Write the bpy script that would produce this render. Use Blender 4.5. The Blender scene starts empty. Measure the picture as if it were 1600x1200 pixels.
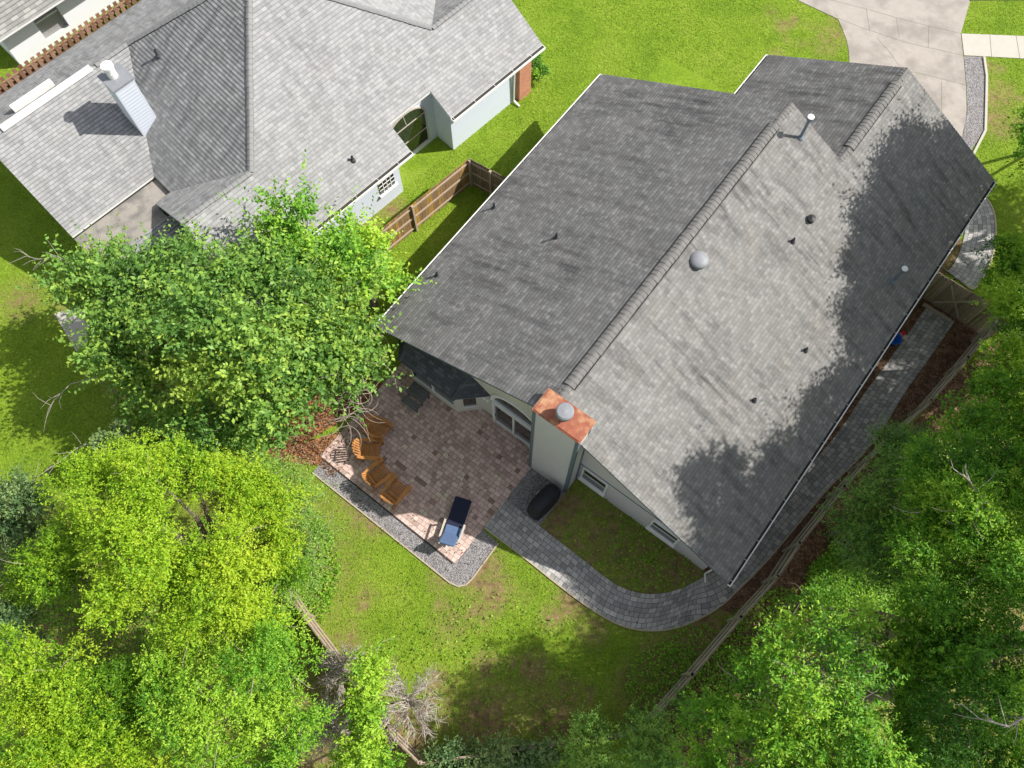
import bpy, math, random
import numpy as np
from mathutils import Vector, Matrix
R = math.radians
rng = np.random.default_rng(7)
random.seed(7)
S = bpy.context.scene
COL = S.collection

# ------------------------------------------------------------------ camera, sky, sun, exposure
PITCH, FPX, HC = .35368, 1300.0, 30.0
cd = bpy.data.cameras.new('camera'); cam = bpy.data.objects.new('camera', cd); COL.objects.link(cam)
cam.location = (0, 0, HC); cam.rotation_euler = (PITCH, 0, 0)
cd.sensor_width = 36; cd.lens = 36 * FPX / 1600; cd.clip_end = 600; cd.clip_start = .5
S.camera = cam
SEL, SAZ = R(44), R(7.5)
SUN = Vector((math.cos(SEL) * math.cos(SAZ), math.cos(SEL) * math.sin(SAZ), math.sin(SEL)))
w = bpy.data.worlds.new('World'); S.world = w; w.use_nodes = True
sky = w.node_tree.nodes.new('ShaderNodeTexSky'); sky.sky_type = 'NISHITA'; sky.sun_disc = False
sky.sun_elevation = SEL; sky.sun_rotation = math.pi / 2 - SAZ
bg = w.node_tree.nodes['Background']; bg.inputs[1].default_value = .105
hs = w.node_tree.nodes.new('ShaderNodeHueSaturation'); hs.inputs['Saturation'].default_value = .32
w.node_tree.links.new(sky.outputs[0], hs.inputs['Color']); w.node_tree.links.new(hs.outputs[0], bg.inputs[0])
ld = bpy.data.lights.new('sun', 'SUN'); ld.energy = 3.7; ld.angle = R(.5); ld.color = (1, .955, .88)
sun = bpy.data.objects.new('sun', ld); COL.objects.link(sun)
sun.rotation_euler = SUN.to_track_quat('Z', 'Y').to_euler()
S.view_settings.view_transform = 'Standard'; S.view_settings.look = 'None'
S.view_settings.exposure = .82; S.view_settings.gamma = 1
S.cycles.max_bounces = 6; S.cycles.diffuse_bounces = 3; S.cycles.transmission_bounces = 4; S.cycles.transparent_max_bounces = 6
S.cycles.caustics_reflective = False; S.cycles.caustics_refractive = False

# ------------------------------------------------------------------ surveyed positions (a ray from the drone to a known height)
def at(px, py, z=0.0):
    c, s = math.cos(PITCH), math.sin(PITCH)
    d = Vector(((px - 800) / FPX, s + c * (600 - py) / FPX, -c + s * (600 - py) / FPX))
    t = (z - HC) / d.z
    return Vector((d.x * t, d.y * t, z))
class Frame:
    def __init__(s, ox, oy, yaw):
        s.o = Vector((ox, oy, 0)); s.yaw = yaw
        s.a = Vector((math.cos(yaw), math.sin(yaw), 0)); s.b = Vector((math.sin(yaw), -math.cos(yaw), 0))
    def w(s, u, v, z=0): return s.o + s.a * u + s.b * v + Vector((0, 0, z))
H = Frame(-4.903, 12.298, .919)      # the main house: u along its ridge, v across
N = Frame(1.261, 25.076, .784)       # the neighbour's house
def L(u, v, z=0): return Vector((u, -v, z))

# ------------------------------------------------------------------ tags and mesh helpers
def tag(o, label=None, cat=None, group=None, kind=None):
    if label: o['label'] = label
    if cat: o['category'] = cat
    if group: o['group'] = group
    if kind: o['kind'] = kind
    return o
def empty(name, loc, rz=0, label=None, cat=None, group=None):
    o = bpy.data.objects.new(name, None); COL.objects.link(o); o.location = loc; o.rotation_euler = (0, 0, rz)
    o.empty_display_size = .3
    return tag(o, label, cat, group)
class MB:
    def __init__(s): s.v = []; s.f = []; s.m = []; s.uv = []
    def face(s, pts, m=0, uv=None):
        i = len(s.v); s.v += [tuple(p) for p in pts]; s.f.append(tuple(range(i, i + len(pts)))); s.m.append(m)
        s.uv.append(uv if uv else [(p[0], p[1]) for p in pts]); return s
    def box(s, c, size, rz=0, m=0, M=None):
        x, y, z = size[0] / 2, size[1] / 2, size[2] / 2
        T = M if M is not None else Matrix.Translation(c) @ Matrix.Rotation(rz, 4, 'Z')
        P = [T @ Vector(p) for p in ((-x,-y,-z),(x,-y,-z),(x,y,-z),(-x,y,-z),(-x,-y,z),(x,-y,z),(x,y,z),(-x,y,z))]
        for f in ((0,3,2,1),(4,5,6,7),(0,1,5,4),(1,2,6,5),(2,3,7,6),(3,0,4,7)): s.face([P[i] for i in f], m)
        return s
    def beam(s, p, q, wd, ht, m=0, roll=0):
        p = Vector(p); q = Vector(q); d = q - p
        M = Matrix.Translation((p + q) / 2) @ d.to_track_quat('X', 'Z').to_matrix().to_4x4() @ Matrix.Rotation(roll, 4, 'X')
        return s.box(None, (d.length, wd, ht), M=M, m=m)
    def prism(s, pts, z0, z1, m=0, uvf=None):
        n = len(pts)
        a = sum(pts[i][0] * pts[(i + 1) % n][1] - pts[(i + 1) % n][0] * pts[i][1] for i in range(n))
        if a < 0: pts = pts[::-1]
        uvf = uvf or (lambda p: (p[0], p[1]))
        s.face([(p[0], p[1], z1) for p in pts], m, [uvf(p) for p in pts])
        s.face([(p[0], p[1], z0) for p in pts[::-1]], m)
        for i in range(n):
            p, q = pts[i], pts[(i + 1) % n]
            s.face([(p[0], p[1], z0), (q[0], q[1], z0), (q[0], q[1], z1), (p[0], p[1], z1)], m, [uvf(p), uvf(q), uvf(q), uvf(p)])
        return s
    def tube(s, pts, rad, n=6, m=0, caps=True):
        pts = [Vector(p) for p in pts]; rings = []
        if not hasattr(rad, '__len__'): rad = [rad] * len(pts)
        for i, p in enumerate(pts):
            d = (pts[min(i + 1, len(pts) - 1)] - pts[max(i - 1, 0)]).normalized()
            x = d.orthogonal().normalized() if i == 0 else (rings_x - d * rings_x.dot(d)).normalized()
            rings_x = x; y = d.cross(x)
            rings.append([p + (x * math.cos(2 * math.pi * k / n) + y * math.sin(2 * math.pi * k / n)) * rad[i] for k in range(n)])
        for a, b in zip(rings, rings[1:]):
            for k in range(n): s.face([a[k], a[(k + 1) % n], b[(k + 1) % n], b[k]], m)
        if caps: s.face(rings[0][::-1], m); s.face(rings[-1], m)
        return s
    def lathe(s, c, prof, n=20, m=0):
        c = Vector(c)
        for (r0, z0), (r1, z1) in zip(prof, prof[1:]):
            for k in range(n):
                a, b = 2 * math.pi * k / n, 2 * math.pi * (k + 1) / n
                P = [c + Vector((r0 * math.cos(a), r0 * math.sin(a), z0)), c + Vector((r0 * math.cos(b), r0 * math.sin(b), z0)),
                     c + Vector((r1 * math.cos(b), r1 * math.sin(b), z1)), c + Vector((r1 * math.cos(a), r1 * math.sin(a), z1))]
                if r0 < 1e-5: P = P[1:]
                elif r1 < 1e-5: P = P[:3]
                s.face(P, m)
        return s
    def build(s, name, mats, parent=None, smooth=False, bevel=0):
        me = bpy.data.meshes.new(name); me.from_pydata(s.v, [], s.f); 
        uv = me.uv_layers.new(name='UVMap'); flat = [c for f in s.uv for p in f for c in p]
        uv.data.foreach_set('uv', flat)
        mats = mats if isinstance(mats, (list, tuple)) else [mats]
        for m in mats: me.materials.append(m)
        me.polygons.foreach_set('material_index', s.m)
        if smooth or bevel:
            import bmesh
            bm = bmesh.new(); bm.from_mesh(me); bmesh.ops.remove_doubles(bm, verts=bm.verts, dist=1e-5)
            bm.to_mesh(me); bm.free()
        o = bpy.data.objects.new(name, me); COL.objects.link(o)
        if parent: o.parent = parent
        if smooth: me.polygons.foreach_set('use_smooth', [True] * len(me.polygons))
        if bevel:
            md = o.modifiers.new('bevel', 'BEVEL'); md.width = bevel; md.segments = 2; md.limit_method = 'ANGLE'
        return o

# ------------------------------------------------------------------ materials
def mat(name, col=(.5, .5, .5), rough=.7, metal=0, spec=.3):
    m = bpy.data.materials.new(name); m.use_nodes = True; nt = m.node_tree; b = nt.nodes['Principled BSDF']
    b.inputs['Base Color'].default_value = (*col, 1); b.inputs['Roughness'].default_value = rough
    b.inputs['Metallic'].default_value = metal; b.inputs['Specular IOR Level'].default_value = spec
    return m, nt, b
def nd(nt, t, **k):
    n = nt.nodes.new('ShaderNode' + t)
    for a, v in k.items():
        if a.startswith('i_'): n.inputs[a[2:].replace('_', ' ')].default_value = v
        else: setattr(n, a, v)
    return n
def lk(nt, a, b): nt.links.new(a, b)
def mixc(nt, fac, a, b, mode='MIX'):
    n = nt.nodes.new('ShaderNodeMix'); n.data_type = 'RGBA'; n.blend_type = mode
    for s, v in ((n.inputs[0], fac), (n.inputs[6], a), (n.inputs[7], b)):
        if hasattr(v, 'is_linked'): nt.links.new(v, s)
        elif isinstance(v, (int, float)): s.default_value = v
        else: s.default_value = (*v, 1)
    return n.outputs[2]
def ramp(nt, fac, stops, interp='LINEAR'):
    n = nt.nodes.new('ShaderNodeValToRGB'); cr = n.color_ramp; cr.interpolation = interp
    while len(cr.elements) < len(stops): cr.elements.new(.5)
    for e, (p, c) in zip(cr.elements, stops): e.position = p; e.color = (*c, 1) if hasattr(c, '__len__') else (c, c, c, 1)
    nt.links.new(fac, n.inputs[0]); return n.outputs[0]
def noise(nt, vec, scale, detail=4, rough=.6, stretch=None):
    n = nt.nodes.new('ShaderNodeTexNoise'); n.inputs['Scale'].default_value = scale; n.inputs['Detail'].default_value = detail
    n.inputs['Roughness'].default_value = rough
    if stretch:
        mp = nt.nodes.new('ShaderNodeMapping'); mp.inputs['Scale'].default_value = stretch; nt.links.new(vec, mp.inputs[0]); vec = mp.outputs[0]
    nt.links.new(vec, n.inputs['Vector']); return n.outputs[0]
def bump(nt, b, h, strength=.3, dist=.01):
    n = nt.nodes.new('ShaderNodeBump'); n.inputs['Strength'].default_value = strength; n.inputs['Distance'].default_value = dist
    nt.links.new(h, n.inputs['Height']); nt.links.new(n.outputs[0], b.inputs['Normal'])
def speck(name, col, var=.25, scale=8, rough=.8, bs=.2, coord='Object', metal=0, big=None, stretch=None):
    m, nt, b = mat(name, col, rough, metal); tc = nd(nt, 'TexCoord').outputs[coord]
    n = noise(nt, tc, scale, 6, .65, stretch)
    c = mixc(nt, n, tuple(x * (1 - var) for x in col), tuple(min(1, x * (1 + var)) for x in col))
    if big:
        n2 = noise(nt, tc, big[0], 4, .6); c = mixc(nt, ramp(nt, n2, [(.45, 0.), (.62, 1.)]), c, big[1])
    lk(nt, c, b.inputs['Base Color'])
    if bs: bump(nt, b, n, bs, .01)
    return m
def shingle(name, c1, c2, stain=.5, warm=(.3, .3, .3), tab=.30, course=.14, stainpos=(.45, .7), course_shade=.25):
    m, nt, b = mat(name, c1, .92, spec=.15); uv = nd(nt, 'TexCoord').outputs['UV']
    def bk(fr, tb, off):
        t = nd(nt, 'TexBrick'); lk(nt, uv, t.inputs['Vector']); t.offset = off; t.offset_frequency = fr
        for k, v in (('Scale', 1), ('Mortar Size', .0035), ('Mortar Smooth', .3), ('Bias', 0), ('Brick Width', tb), ('Row Height', course)): t.inputs[k].default_value = v
        t.inputs['Color1'].default_value = (0, 0, 0, 1); t.inputs['Color2'].default_value = (1, 1, 1, 1); t.inputs['Mortar'].default_value = (.35, .35, .35, 1)
        return t
    A = bk(2, tab, .5); B = bk(3, tab * 2.3, .37)
    tone = mixc(nt, .3, A.outputs['Color'], B.outputs['Color'])
    col = ramp(nt, tone, [(0.1, tuple(x * .72 for x in c1)), (.5, c1), (.9, c2)])
    gr = noise(nt, uv, 60, 3, .8); col = mixc(nt, mixc(nt, 1., gr, (.55, .55, .55), 'MULTIPLY'), col, tuple(x * 1.35 for x in c2))
    st = noise(nt, uv, 1, 6, .68, (3.2, .42, 1)); st2 = noise(nt, uv, .33, 4, .6)
    f = nd(nt, 'Math', operation='MULTIPLY'); lk(nt, ramp(nt, st, [(stainpos[0], 0.), (stainpos[1], 1.)]), f.inputs[0]); lk(nt, ramp(nt, st2, [(.35, .15), (.65, 1.)]), f.inputs[1])
    f2 = nd(nt, 'Math', operation='MULTIPLY'); lk(nt, f.outputs[0], f2.inputs[0]); f2.inputs[1].default_value = stain
    col = mixc(nt, f2.outputs[0], col, (.042, .042, .045))
    lg = noise(nt, uv, .8, 3, .5); col = mixc(nt, ramp(nt, lg, [(.5, 0.), (.75, .28)]), col, warm)
    lk(nt, mixc(nt, mixc(nt, 1., A.outputs['Fac'], (.6, .6, .6), 'MULTIPLY'), col, (.03, .03, .03)), b.inputs['Base Color'])
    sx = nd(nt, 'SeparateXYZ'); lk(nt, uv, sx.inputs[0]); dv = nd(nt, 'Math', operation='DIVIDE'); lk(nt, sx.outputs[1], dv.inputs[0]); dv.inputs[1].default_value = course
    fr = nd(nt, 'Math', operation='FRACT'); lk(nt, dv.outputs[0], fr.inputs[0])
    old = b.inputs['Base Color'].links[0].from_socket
    lk(nt, mixc(nt, ramp(nt, fr.outputs[0], [(0, course_shade), (.14, course_shade), (.30, 0.)]), old, (.02, .02, .02)), b.inputs['Base Color'])  # paints a shadow line along the lower edge of each course
    bump(nt, b, tone, .25, .006)
    return m
def pavers(name, stops, bw, rh, mortar=(.05, .04, .035), ms=.010, sq=.7, var=(.1, .09, .08)):
    m, nt, b = mat(name, (.3, .3, .3), .9, spec=.15); uv = nd(nt, 'TexCoord').outputs['UV']
    wob = nd(nt, 'TexNoise', i_Scale=1.1); lk(nt, uv, wob.inputs['Vector'])
    vv = nd(nt, 'VectorMath', operation='MULTIPLY_ADD'); lk(nt, wob.outputs['Color'], vv.inputs[0]); vv.inputs[1].default_value = (.05, .05, 0); lk(nt, uv, vv.inputs[2])
    t = nd(nt, 'TexBrick'); lk(nt, vv.outputs[0], t.inputs['Vector']); t.offset = .4; t.offset_frequency = 2; t.squash = sq; t.squash_frequency = 2
    for k, v in (('Scale', 1), ('Mortar Size', ms), ('Mortar Smooth', .4), ('Bias', 0), ('Brick Width', bw), ('Row Height', rh)): t.inputs[k].default_value = v
    t.inputs['Color1'].default_value = (0, 0, 0, 1); t.inputs['Color2'].default_value = (1, 1, 1, 1); t.inputs['Mortar'].default_value = (.5, .5, .5, 1)
    col = ramp(nt, t.outputs['Color'], stops)
    n1 = noise(nt, uv, 30, 5, .7); col = mixc(nt, ramp(nt, n1, [(.35, 0.), (.7, .5)]), col, tuple(x * .6 for x in stops[-1][1]))
    n2 = noise(nt, uv, 1.1, 5, .65); col = mixc(nt, ramp(nt, n2, [(.52, 0.), (.72, .45)]), col, var)
    lk(nt, mixc(nt, t.outputs['Fac'], col, mortar), b.inputs['Base Color'])
    inv = nd(nt, 'Math', operation='SUBTRACT'); inv.inputs[0].default_value = 1; lk(nt, t.outputs['Fac'], inv.inputs[1])
    bump(nt, b, inv.outputs[0], .5, .012); return m
def gravel(name, c1, c2, sc=34):
    m, nt, b = mat(name, c1, .9, spec=.2); tc = nd(nt, 'TexCoord').outputs['Object']
    v = nd(nt, 'TexVoronoi', i_Scale=sc); lk(nt, tc, v.inputs['Vector'])
    r = nd(nt, 'SeparateColor'); lk(nt, v.outputs['Color'], r.inputs[0])
    lk(nt, mixc(nt, ramp(nt, noise(nt, tc, 2.2, 4), [(.4, 0.), (.75, .35)]), ramp(nt, r.outputs[0], [(0, tuple(x * .45 for x in c1)), (.5, c1), (1, c2)]), (.12, .1, .08)), b.inputs['Base Color'])
    bump(nt, b, v.outputs['Distance'], .8, .02); return m
def grass_ground():
    m, nt, b = mat('grass_soil', (.1, .2, .03), .95, spec=.1); tc = nd(nt, 'TexCoord').outputs['Object']
    g = ramp(nt, noise(nt, tc, .55, 6, .7), [(.3, (.16, .27, .02)), (.5, (.26, .40, .03)), (.7, (.36, .46, .06))])
    g = mixc(nt, ramp(nt, noise(nt, tc, 9, 5, .8), [(.35, 0.), (.7, .75)]), g, (.055, .10, .012))
    s = mixc(nt, ramp(nt, noise(nt, tc, 4, 7, .8), [(.3, 0.), (.7, 1.)]), (.09, .06, .03), (.42, .30, .15))
    a = nd(nt, 'Attribute', attribute_name='soil')
    ml = nd(nt, 'Math', operation='MULTIPLY', use_clamp=True); lk(nt, a.outputs['Fac'], ml.inputs[0]); lk(nt, ramp(nt, noise(nt, tc, 3.2, 7, .8), [(.38, .35), (.56, 1.3)]), ml.inputs[1])
    lk(nt, mixc(nt, ml.outputs[0], g, s), b.inputs['Base Color']); bump(nt, b, noise(nt, tc, 25, 4, .8), .9, .05); return m
def leafmat(name, cols, trans=.30, rough=.5, attr='tint'):
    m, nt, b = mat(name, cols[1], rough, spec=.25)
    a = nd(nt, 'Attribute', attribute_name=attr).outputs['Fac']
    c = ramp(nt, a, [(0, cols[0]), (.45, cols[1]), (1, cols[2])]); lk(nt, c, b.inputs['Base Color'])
    tr = nd(nt, 'BsdfTranslucent'); lk(nt, mixc(nt, 1., c, (1.2, 1.2, .5), 'MULTIPLY'), tr.inputs['Color'])
    mx = nd(nt, 'MixShader'); mx.inputs[0].default_value = trans
    lk(nt, b.outputs[0], mx.inputs[1]); lk(nt, tr.outputs[0], mx.inputs[2]); lk(nt, mx.outputs[0], nt.nodes['Material Output'].inputs['Surface'])
    return m
M = {}
M['roof'] = shingle('roof_shingles', (.178, .175, .171), (.245, .241, .234), .95, (.24, .215, .18), stainpos=(.46, .70), tab=.16, course_shade=.16)
M['roofL'] = shingle('algae_streaked_shingles', (.135, .134, .133), (.235, .233, .23), .9, (.16, .15, .13), stainpos=(.40, .66), tab=.17, course_shade=.3)
M['roofB'] = shingle('bay_shingles_shade_toned', (.05, .055, .065), (.12, .125, .14), .5, (.09, .09, .09), tab=.22)  # shade over the bay roof is put into this darker shingle colour
M['roofN'] = shingle('neighbour_roof_shingles', (.262, .264, .266), (.335, .335, .335), .35, (.30, .29, .275), course_shade=.12, tab=.2, course=.15)
M['roofNd'] = shingle('neighbour_hip_shingles', (.20, .203, .206), (.31, .31, .31), .7, (.26, .25, .235), course_shade=.15, tab=.2, course=.15)
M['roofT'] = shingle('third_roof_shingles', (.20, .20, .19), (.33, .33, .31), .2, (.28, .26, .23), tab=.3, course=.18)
M['cap'] = speck('ridge_cap_shingle', (.165, .16, .155), .45, 6, .95)
M['capN'] = speck('neighbour_cap_shingle', (.23, .23, .23), .25, 9, .9)
M['stucco'] = speck('pale_stucco', (.58, .56, .58), .10, 14, .9, .15)
M['siding'] = speck('grey_siding', (.56, .54, .545), .06, 3, .8, .1)
M['cream'] = speck('cream_stucco', (.60, .58, .52), .07, 12, .9, .15)
M['trim'] = speck('slate_trim', (.12, .155, .19), .1, 6, .6, 0)
M['white'] = speck('white_paint', (.78, .78, .76), .06, 5, .5, 0)
M['wallN'] = speck('bluish_white_stucco', (.60, .65, .74), .06, 10, .9, .12)
M['wallT'] = speck('white_stucco', (.82, .82, .88), .05, 10, .9, .1)
M['dark'] = speck('dark_debris', (.05, .045, .04), .4, 20, .9)
M['glass'], nt, b = mat('window_glass', (.02, .025, .025), .06, spec=.8)
M['black'] = speck('black_metal', (.03, .03, .03), .2, 10, .5, 0)
M['metal'] = speck('galvanised_metal', (.24, .25, .27), .25, 7, .6, .05, metal=.1)
M['pipe'] = speck('painted_pipe', (.16, .20, .25), .2, 12, .6, 0)
M['boot'] = speck('dark_pipe_boot', (.05, .052, .058), .2, 12, .6, 0)
M['copper'] = speck('weathered_copper', (.30, .10, .06), .5, 4, .6, .05, metal=.2, big=(2.4, (.46, .25, .14)))
M['concrete'] = speck('driveway_concrete', (.37, .335, .30), .2, 2.2, .9, .1, big=(.8, (.28, .25, .225)))
M['walk'] = speck('sidewalk_concrete', (.47, .44, .39), .12, 3, .9, .1)
M['joint'] = speck('concrete_joint', (.22, .195, .17), .3, 5, .9, 0)
M['edge'] = speck('edging_concrete', (.42, .36, .27), .25, 7, .9, .2)
M['asphalt'] = speck('asphalt', (.05, .05, .052), .25, 20, .9)
M['patio'] = pavers('patio_pavers', [(0, (.20, .12, .09)), (.02, (.22, .14, .11)), (.035, (.40, .28, .255)), (.45, (.60, .42, .385)), (.75, (.69, .49, .455)), (.95, (.76, .57, .52)), (1, (.68, .60, .45))], .24, .165, mortar=(.12, .085, .075), ms=.007, var=(.30, .20, .17))
M['path'] = pavers('path_pavers', [(0, (.24, .235, .235)), (.3, (.34, .335, .33)), (.7, (.44, .43, .42)), (1, (.55, .53, .51))], .25, .18, (.06, .058, .055), ms=.008, var=(.15, .145, .145))
M['gravel'] = gravel('grey_gravel', (.22, .21, .22), (.47, .45, .45), 42)
M['mulch'] = speck('brown_mulch', (.13, .075, .045), .75, 22, .95, .9, big=(3.5, (.24, .15, .09)))
M['grass'] = grass_ground()
M['bark'] = speck('bark', (.16, .13, .10), .4, 9, .95, .6, stretch=(1, 1, .3))
M['twig'] = speck('bare_twig', (.38, .31, .26), .3, 7, .9, .2)
M['deadtwig'] = speck('dead_twig', (.40, .35, .31), .2, 7, .9, .2)
def wood(name, c, var=.3): return speck(name, c, var, 3.5, .75, .25, stretch=(4, 4, 4), big=(1.7, tuple(x * .65 for x in c)))
M['chair'] = wood('orange_stained_wood', (.47, .21, .065), .4)
M['greywood'] = wood('weathered_grey_wood', (.13, .14, .14), .35)
def boards(name, c1, c2, c3):
    m, nt, b = mat(name, c1, .88, spec=.15); a = nd(nt, 'Attribute', attribute_name='board').outputs['Fac']
    c = ramp(nt, a, [(0, c1), (.6, c2), (1, c3)]); tc = nd(nt, 'TexCoord').outputs['Object']
    lk(nt, mixc(nt, ramp(nt, noise(nt, tc, 5, 6, .75, (3, 3, 1)), [(.35, 0.), (.7, .65)]), c, tuple(x * .5 for x in c1)), b.inputs['Base Color']); return m
M['fence'] = boards('weathered_fence_boards', (.17, .135, .10), (.27, .21, .15), (.36, .29, .20))
M['fenceY'] = boards('orange_fence_boards', (.26, .165, .09), (.36, .22, .09), (.50, .30, .05))  # board tones vary at random from brown to orange
M['fenceG'] = boards('mossy_fence_boards', (.22, .175, .115), (.32, .26, .175), (.42, .35, .245))
M['rail'] = speck('fence_rail_wood', (.40, .32, .24), .25, 6, .85, .2)
M['railG'] = speck('mossy_rail_wood', (.40, .375, .27), .3, 6, .85, .2)
M['navy'] = speck('navy_cushion', (.020, .024, .05), .15, 30, .95, .1)
M['blue'] = speck('blue_cushion', (.095, .15, .27), .2, 12, .9, .1)
M['arm'] = speck('beige_armrest', (.50, .44, .38), .12, 9, .7, .1)
M['cover'] = speck('black_vinyl_cover', (.018, .018, .024), .3, 4, .5, .3)
M['brick'], nt, b = mat('red_brick', (.4, .15, .08), .9)
_t = nd(nt, 'TexBrick'); lk(nt, nd(nt, 'TexCoord').outputs['UV'], _t.inputs['Vector'])
for k, v in (('Scale', 1), ('Mortar Size', .008), ('Brick Width', .21), ('Row Height', .075)): _t.inputs[k].default_value = v
for k, v in (('Color1', (.42, .13, .07, 1)), ('Color2', (.55, .20, .10, 1)), ('Mortar', (.45, .36, .3, 1))): _t.inputs[k].default_value = v
lk(nt, _t.outputs[0], b.inputs['Base Color'])

# ------------------------------------------------------------------ roofs
def roof_poly(mb, pts, n_up=None, course=.14, lip=.022, thick=.10, m=0):
    """a roof slope as real overlapping courses: each course is a strip whose lower edge stands proud"""
    P = [Vector(p) for p in pts]
    n = (P[1] - P[0]).cross(P[2] - P[0]).normalized()
    if n.z < 0: n = -n
    h = Vector((0, 0, 1)).cross(n).normalized(); up = n.cross(h).normalized()
    o = P[0]; base = o - up * (o.z / up.z) if abs(up.z) > 1e-4 else o
    q = [((p - base).dot(h), (p - base).dot(up)) for p in P]
    t0 = min(t for _, t in q); t1 = max(t for _, t in q)
    def clip(poly, lim, keep_above):
        out = []
        for i in range(len(poly)):
            a, b = poly[i], poly[(i + 1) % len(poly)]
            ia = (a[1] >= lim - 1e-9) if keep_above else (a[1] <= lim + 1e-9)
            ib = (b[1] >= lim - 1e-9) if keep_above else (b[1] <= lim + 1e-9)
            if ia: out.append(a)
            if ia != ib:
                k = (lim - a[1]) / (b[1] - a[1]); out.append((a[0] + k * (b[0] - a[0]), lim))
        return out
    k = math.floor(t0 / course); 
    while k * course < t1 - 1e-6:
        lo, hi = max(t0, k * course), min(t1, (k + 1) * course)
        s = clip(clip(q, lo, True), hi, False)
        if len(s) >= 3 and hi - lo > 1e-4:
            # wavy shingle edge along the course: subdivide
            off = lambda t: lip * (1 - (t - k * course) / course) + .002
            pos = lambda a, t: base + h * a + up * t + n * off(t)
            area = sum(s[i][0] * s[(i + 1) % len(s)][1] - s[(i + 1) % len(s)][0] * s[i][1] for i in range(len(s)))
            if area < 0: s = s[::-1]
            mb.face([pos(*p) for p in s], m, [(p[0] + k * .0, p[1]) for p in s])
            low = [p for p in s if abs(p[1] - lo) < 1e-6]
            if len(low) >= 2:
                a0, a1 = min(p[0] for p in low), max(p[0] for p in low)
                if a1 - a0 > 1e-3:
                    mb.face([base + h * a0 + up * lo, base + h * a1 + up * lo, pos(a1, lo), pos(a0, lo)], m, [(a0, lo), (a1, lo), (a1, lo + .01), (a0, lo + .01)])
        k += 1
    # underside and rim
    B_ = [p - Vector((0, 0, thick)) for p in P]
    if (P[1] - P[0]).cross(P[2] - P[0]).z > 0: mb.face(B_[::-1], 1)
    else: mb.face(B_, 1)
    for i in range(len(P)):
        a, b = P[i], P[(i + 1) % len(P)]
        mb.face([B_[i], B_[(i + 1) % len(P)], b + n * .002, a + n * .002], 1)
def caps(mb, a, b, width=.30, step=.2, rise=.05, m=0, drop=.52, side=None):
    """overlapping curved ridge or hip caps from a to b (b higher or same)"""
    a = Vector(a); b = Vector(b); d = (b - a); ln = d.length; d.normalize()
    s = d.cross(Vector((0, 0, 1))).normalized(); up = s.cross(d).normalized()
    n = max(1, int(ln / step)); K = 6
    for i in range(n):
        p0 = a + d * (ln * i / n); p1 = a + d * min(ln, ln * (i + 1.25) / n)
        jit = random.uniform(-.01, .01)
        r0, r1 = [], []
        for k in range(K + 1):
            x = (k / K * 2 - 1)
            y = rise - drop * width / 2 * (abs(x) ** 1.5) * .9
            r0.append(p0 + s * (x * width / 2 + jit) + up * (y + .017)); r1.append(p1 + s * (x * width / 2 * .92 + jit) + up * (y + .004))
        for k in range(K): mb.face([r0[k], r1[k], r1[k + 1], r0[k + 1]][::-1], m)
        lo = [q - up * .018 for q in r0]
        for k in range(K): mb.face([lo[k], r0[k], r0[k + 1], lo[k + 1]], m + 1)
        mb.face([lo[0], r0[0], r1[0], r1[0] - up * .03], m + 1); mb.face([lo[-1], r0[-1], r1[-1], r1[-1] - up * .03], m + 1)
def gutter(parent, a, b, out, name='gutter', wd=.12, strap=.85, fl=.045):
    """open channel from a to b (roof edge points), out = unit vector away from the wall"""
    a = Vector(a); b = Vector(b); out = Vector(out); mb = MB(); z = Vector((0, 0, 1)); d = (b - a).normalized()
    a = a - z * .035; b = b - z * .035
    def q(p, q_, r, s, m): mb.face([p, q_, r, s], m)
    t = .035
    for e0, e1 in (((a), (b)),):
        q(e0 - z * .11, e1 - z * .11, e1 - z * .11 + out * wd, e0 - z * .11 + out * wd, 0)
        q(e0 - z * fl, e1 - z * fl, e1 - z * fl + out * wd, e0 - z * fl + out * wd, 1)
        q(e0 - z * .11 + out * wd, e1 - z * .11 + out * wd, e1 + out * wd, e0 + out * wd, 0)
        q(e0 + out * wd, e1 + out * wd, e1 + out * (wd - t), e0 + out * (wd - t), 0)
        q(e0 + out * (wd - t), e1 + out * (wd - t), e1 - z * fl + out * (wd - t), e0 - z * fl + out * (wd - t), 0)
    for e in (a, b): mb.box(None, (.02, wd, .12), M=Matrix.Translation(e + out * wd / 2 - z * .055) @ Matrix(((d.x, out.x, 0), (d.y, out.y, 0), (0, 0, 1))).to_4x4())
    n = int((b - a).length / strap)
    for i in range(n + 1):
        p = a + d * (.12 + i * strap + random.uniform(-.06, .06))
        if (p - a).length < (b - a).length - .05: mb.beam(p + z * .008 - out * .05, p + out * (wd - .004) + z * .006, .014, .005)
    return mb.build(name, [M['white'], M['dark']], parent)

# ------------------------------------------------------------------ MAIN HOUSE
E_, WR, HR, W_, U1, U2, WG, EG = 2.6, 7.5, 6.505, 14.93, 14.145, 19.195, 9.893, 4.845
SR = (HR - E_) / (W_ - WR); SL = (HR - E_) / WR; RG = HR - SR * (WG - WR); SG = (RG - 2.5) / (WG - EG)
house = empty('house', H.o, H.yaw, 'grey shingled gable-roofed house with copper-topped chimney and attached garage', 'house')
def zr(v): return E_ + SL * v if v < WR else HR - SR * (v - WR)
UW = .52
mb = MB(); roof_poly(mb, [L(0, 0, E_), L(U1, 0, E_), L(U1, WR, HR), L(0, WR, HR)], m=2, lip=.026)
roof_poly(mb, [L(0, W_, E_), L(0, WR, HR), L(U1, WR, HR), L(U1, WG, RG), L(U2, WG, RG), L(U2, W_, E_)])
roof_poly(mb, [L(U1 - .9, EG, 2.5), L(U2, EG, 2.5), L(U2, WG, RG), L(U1 - .9, WG, RG)], m=2, lip=.026)
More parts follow.
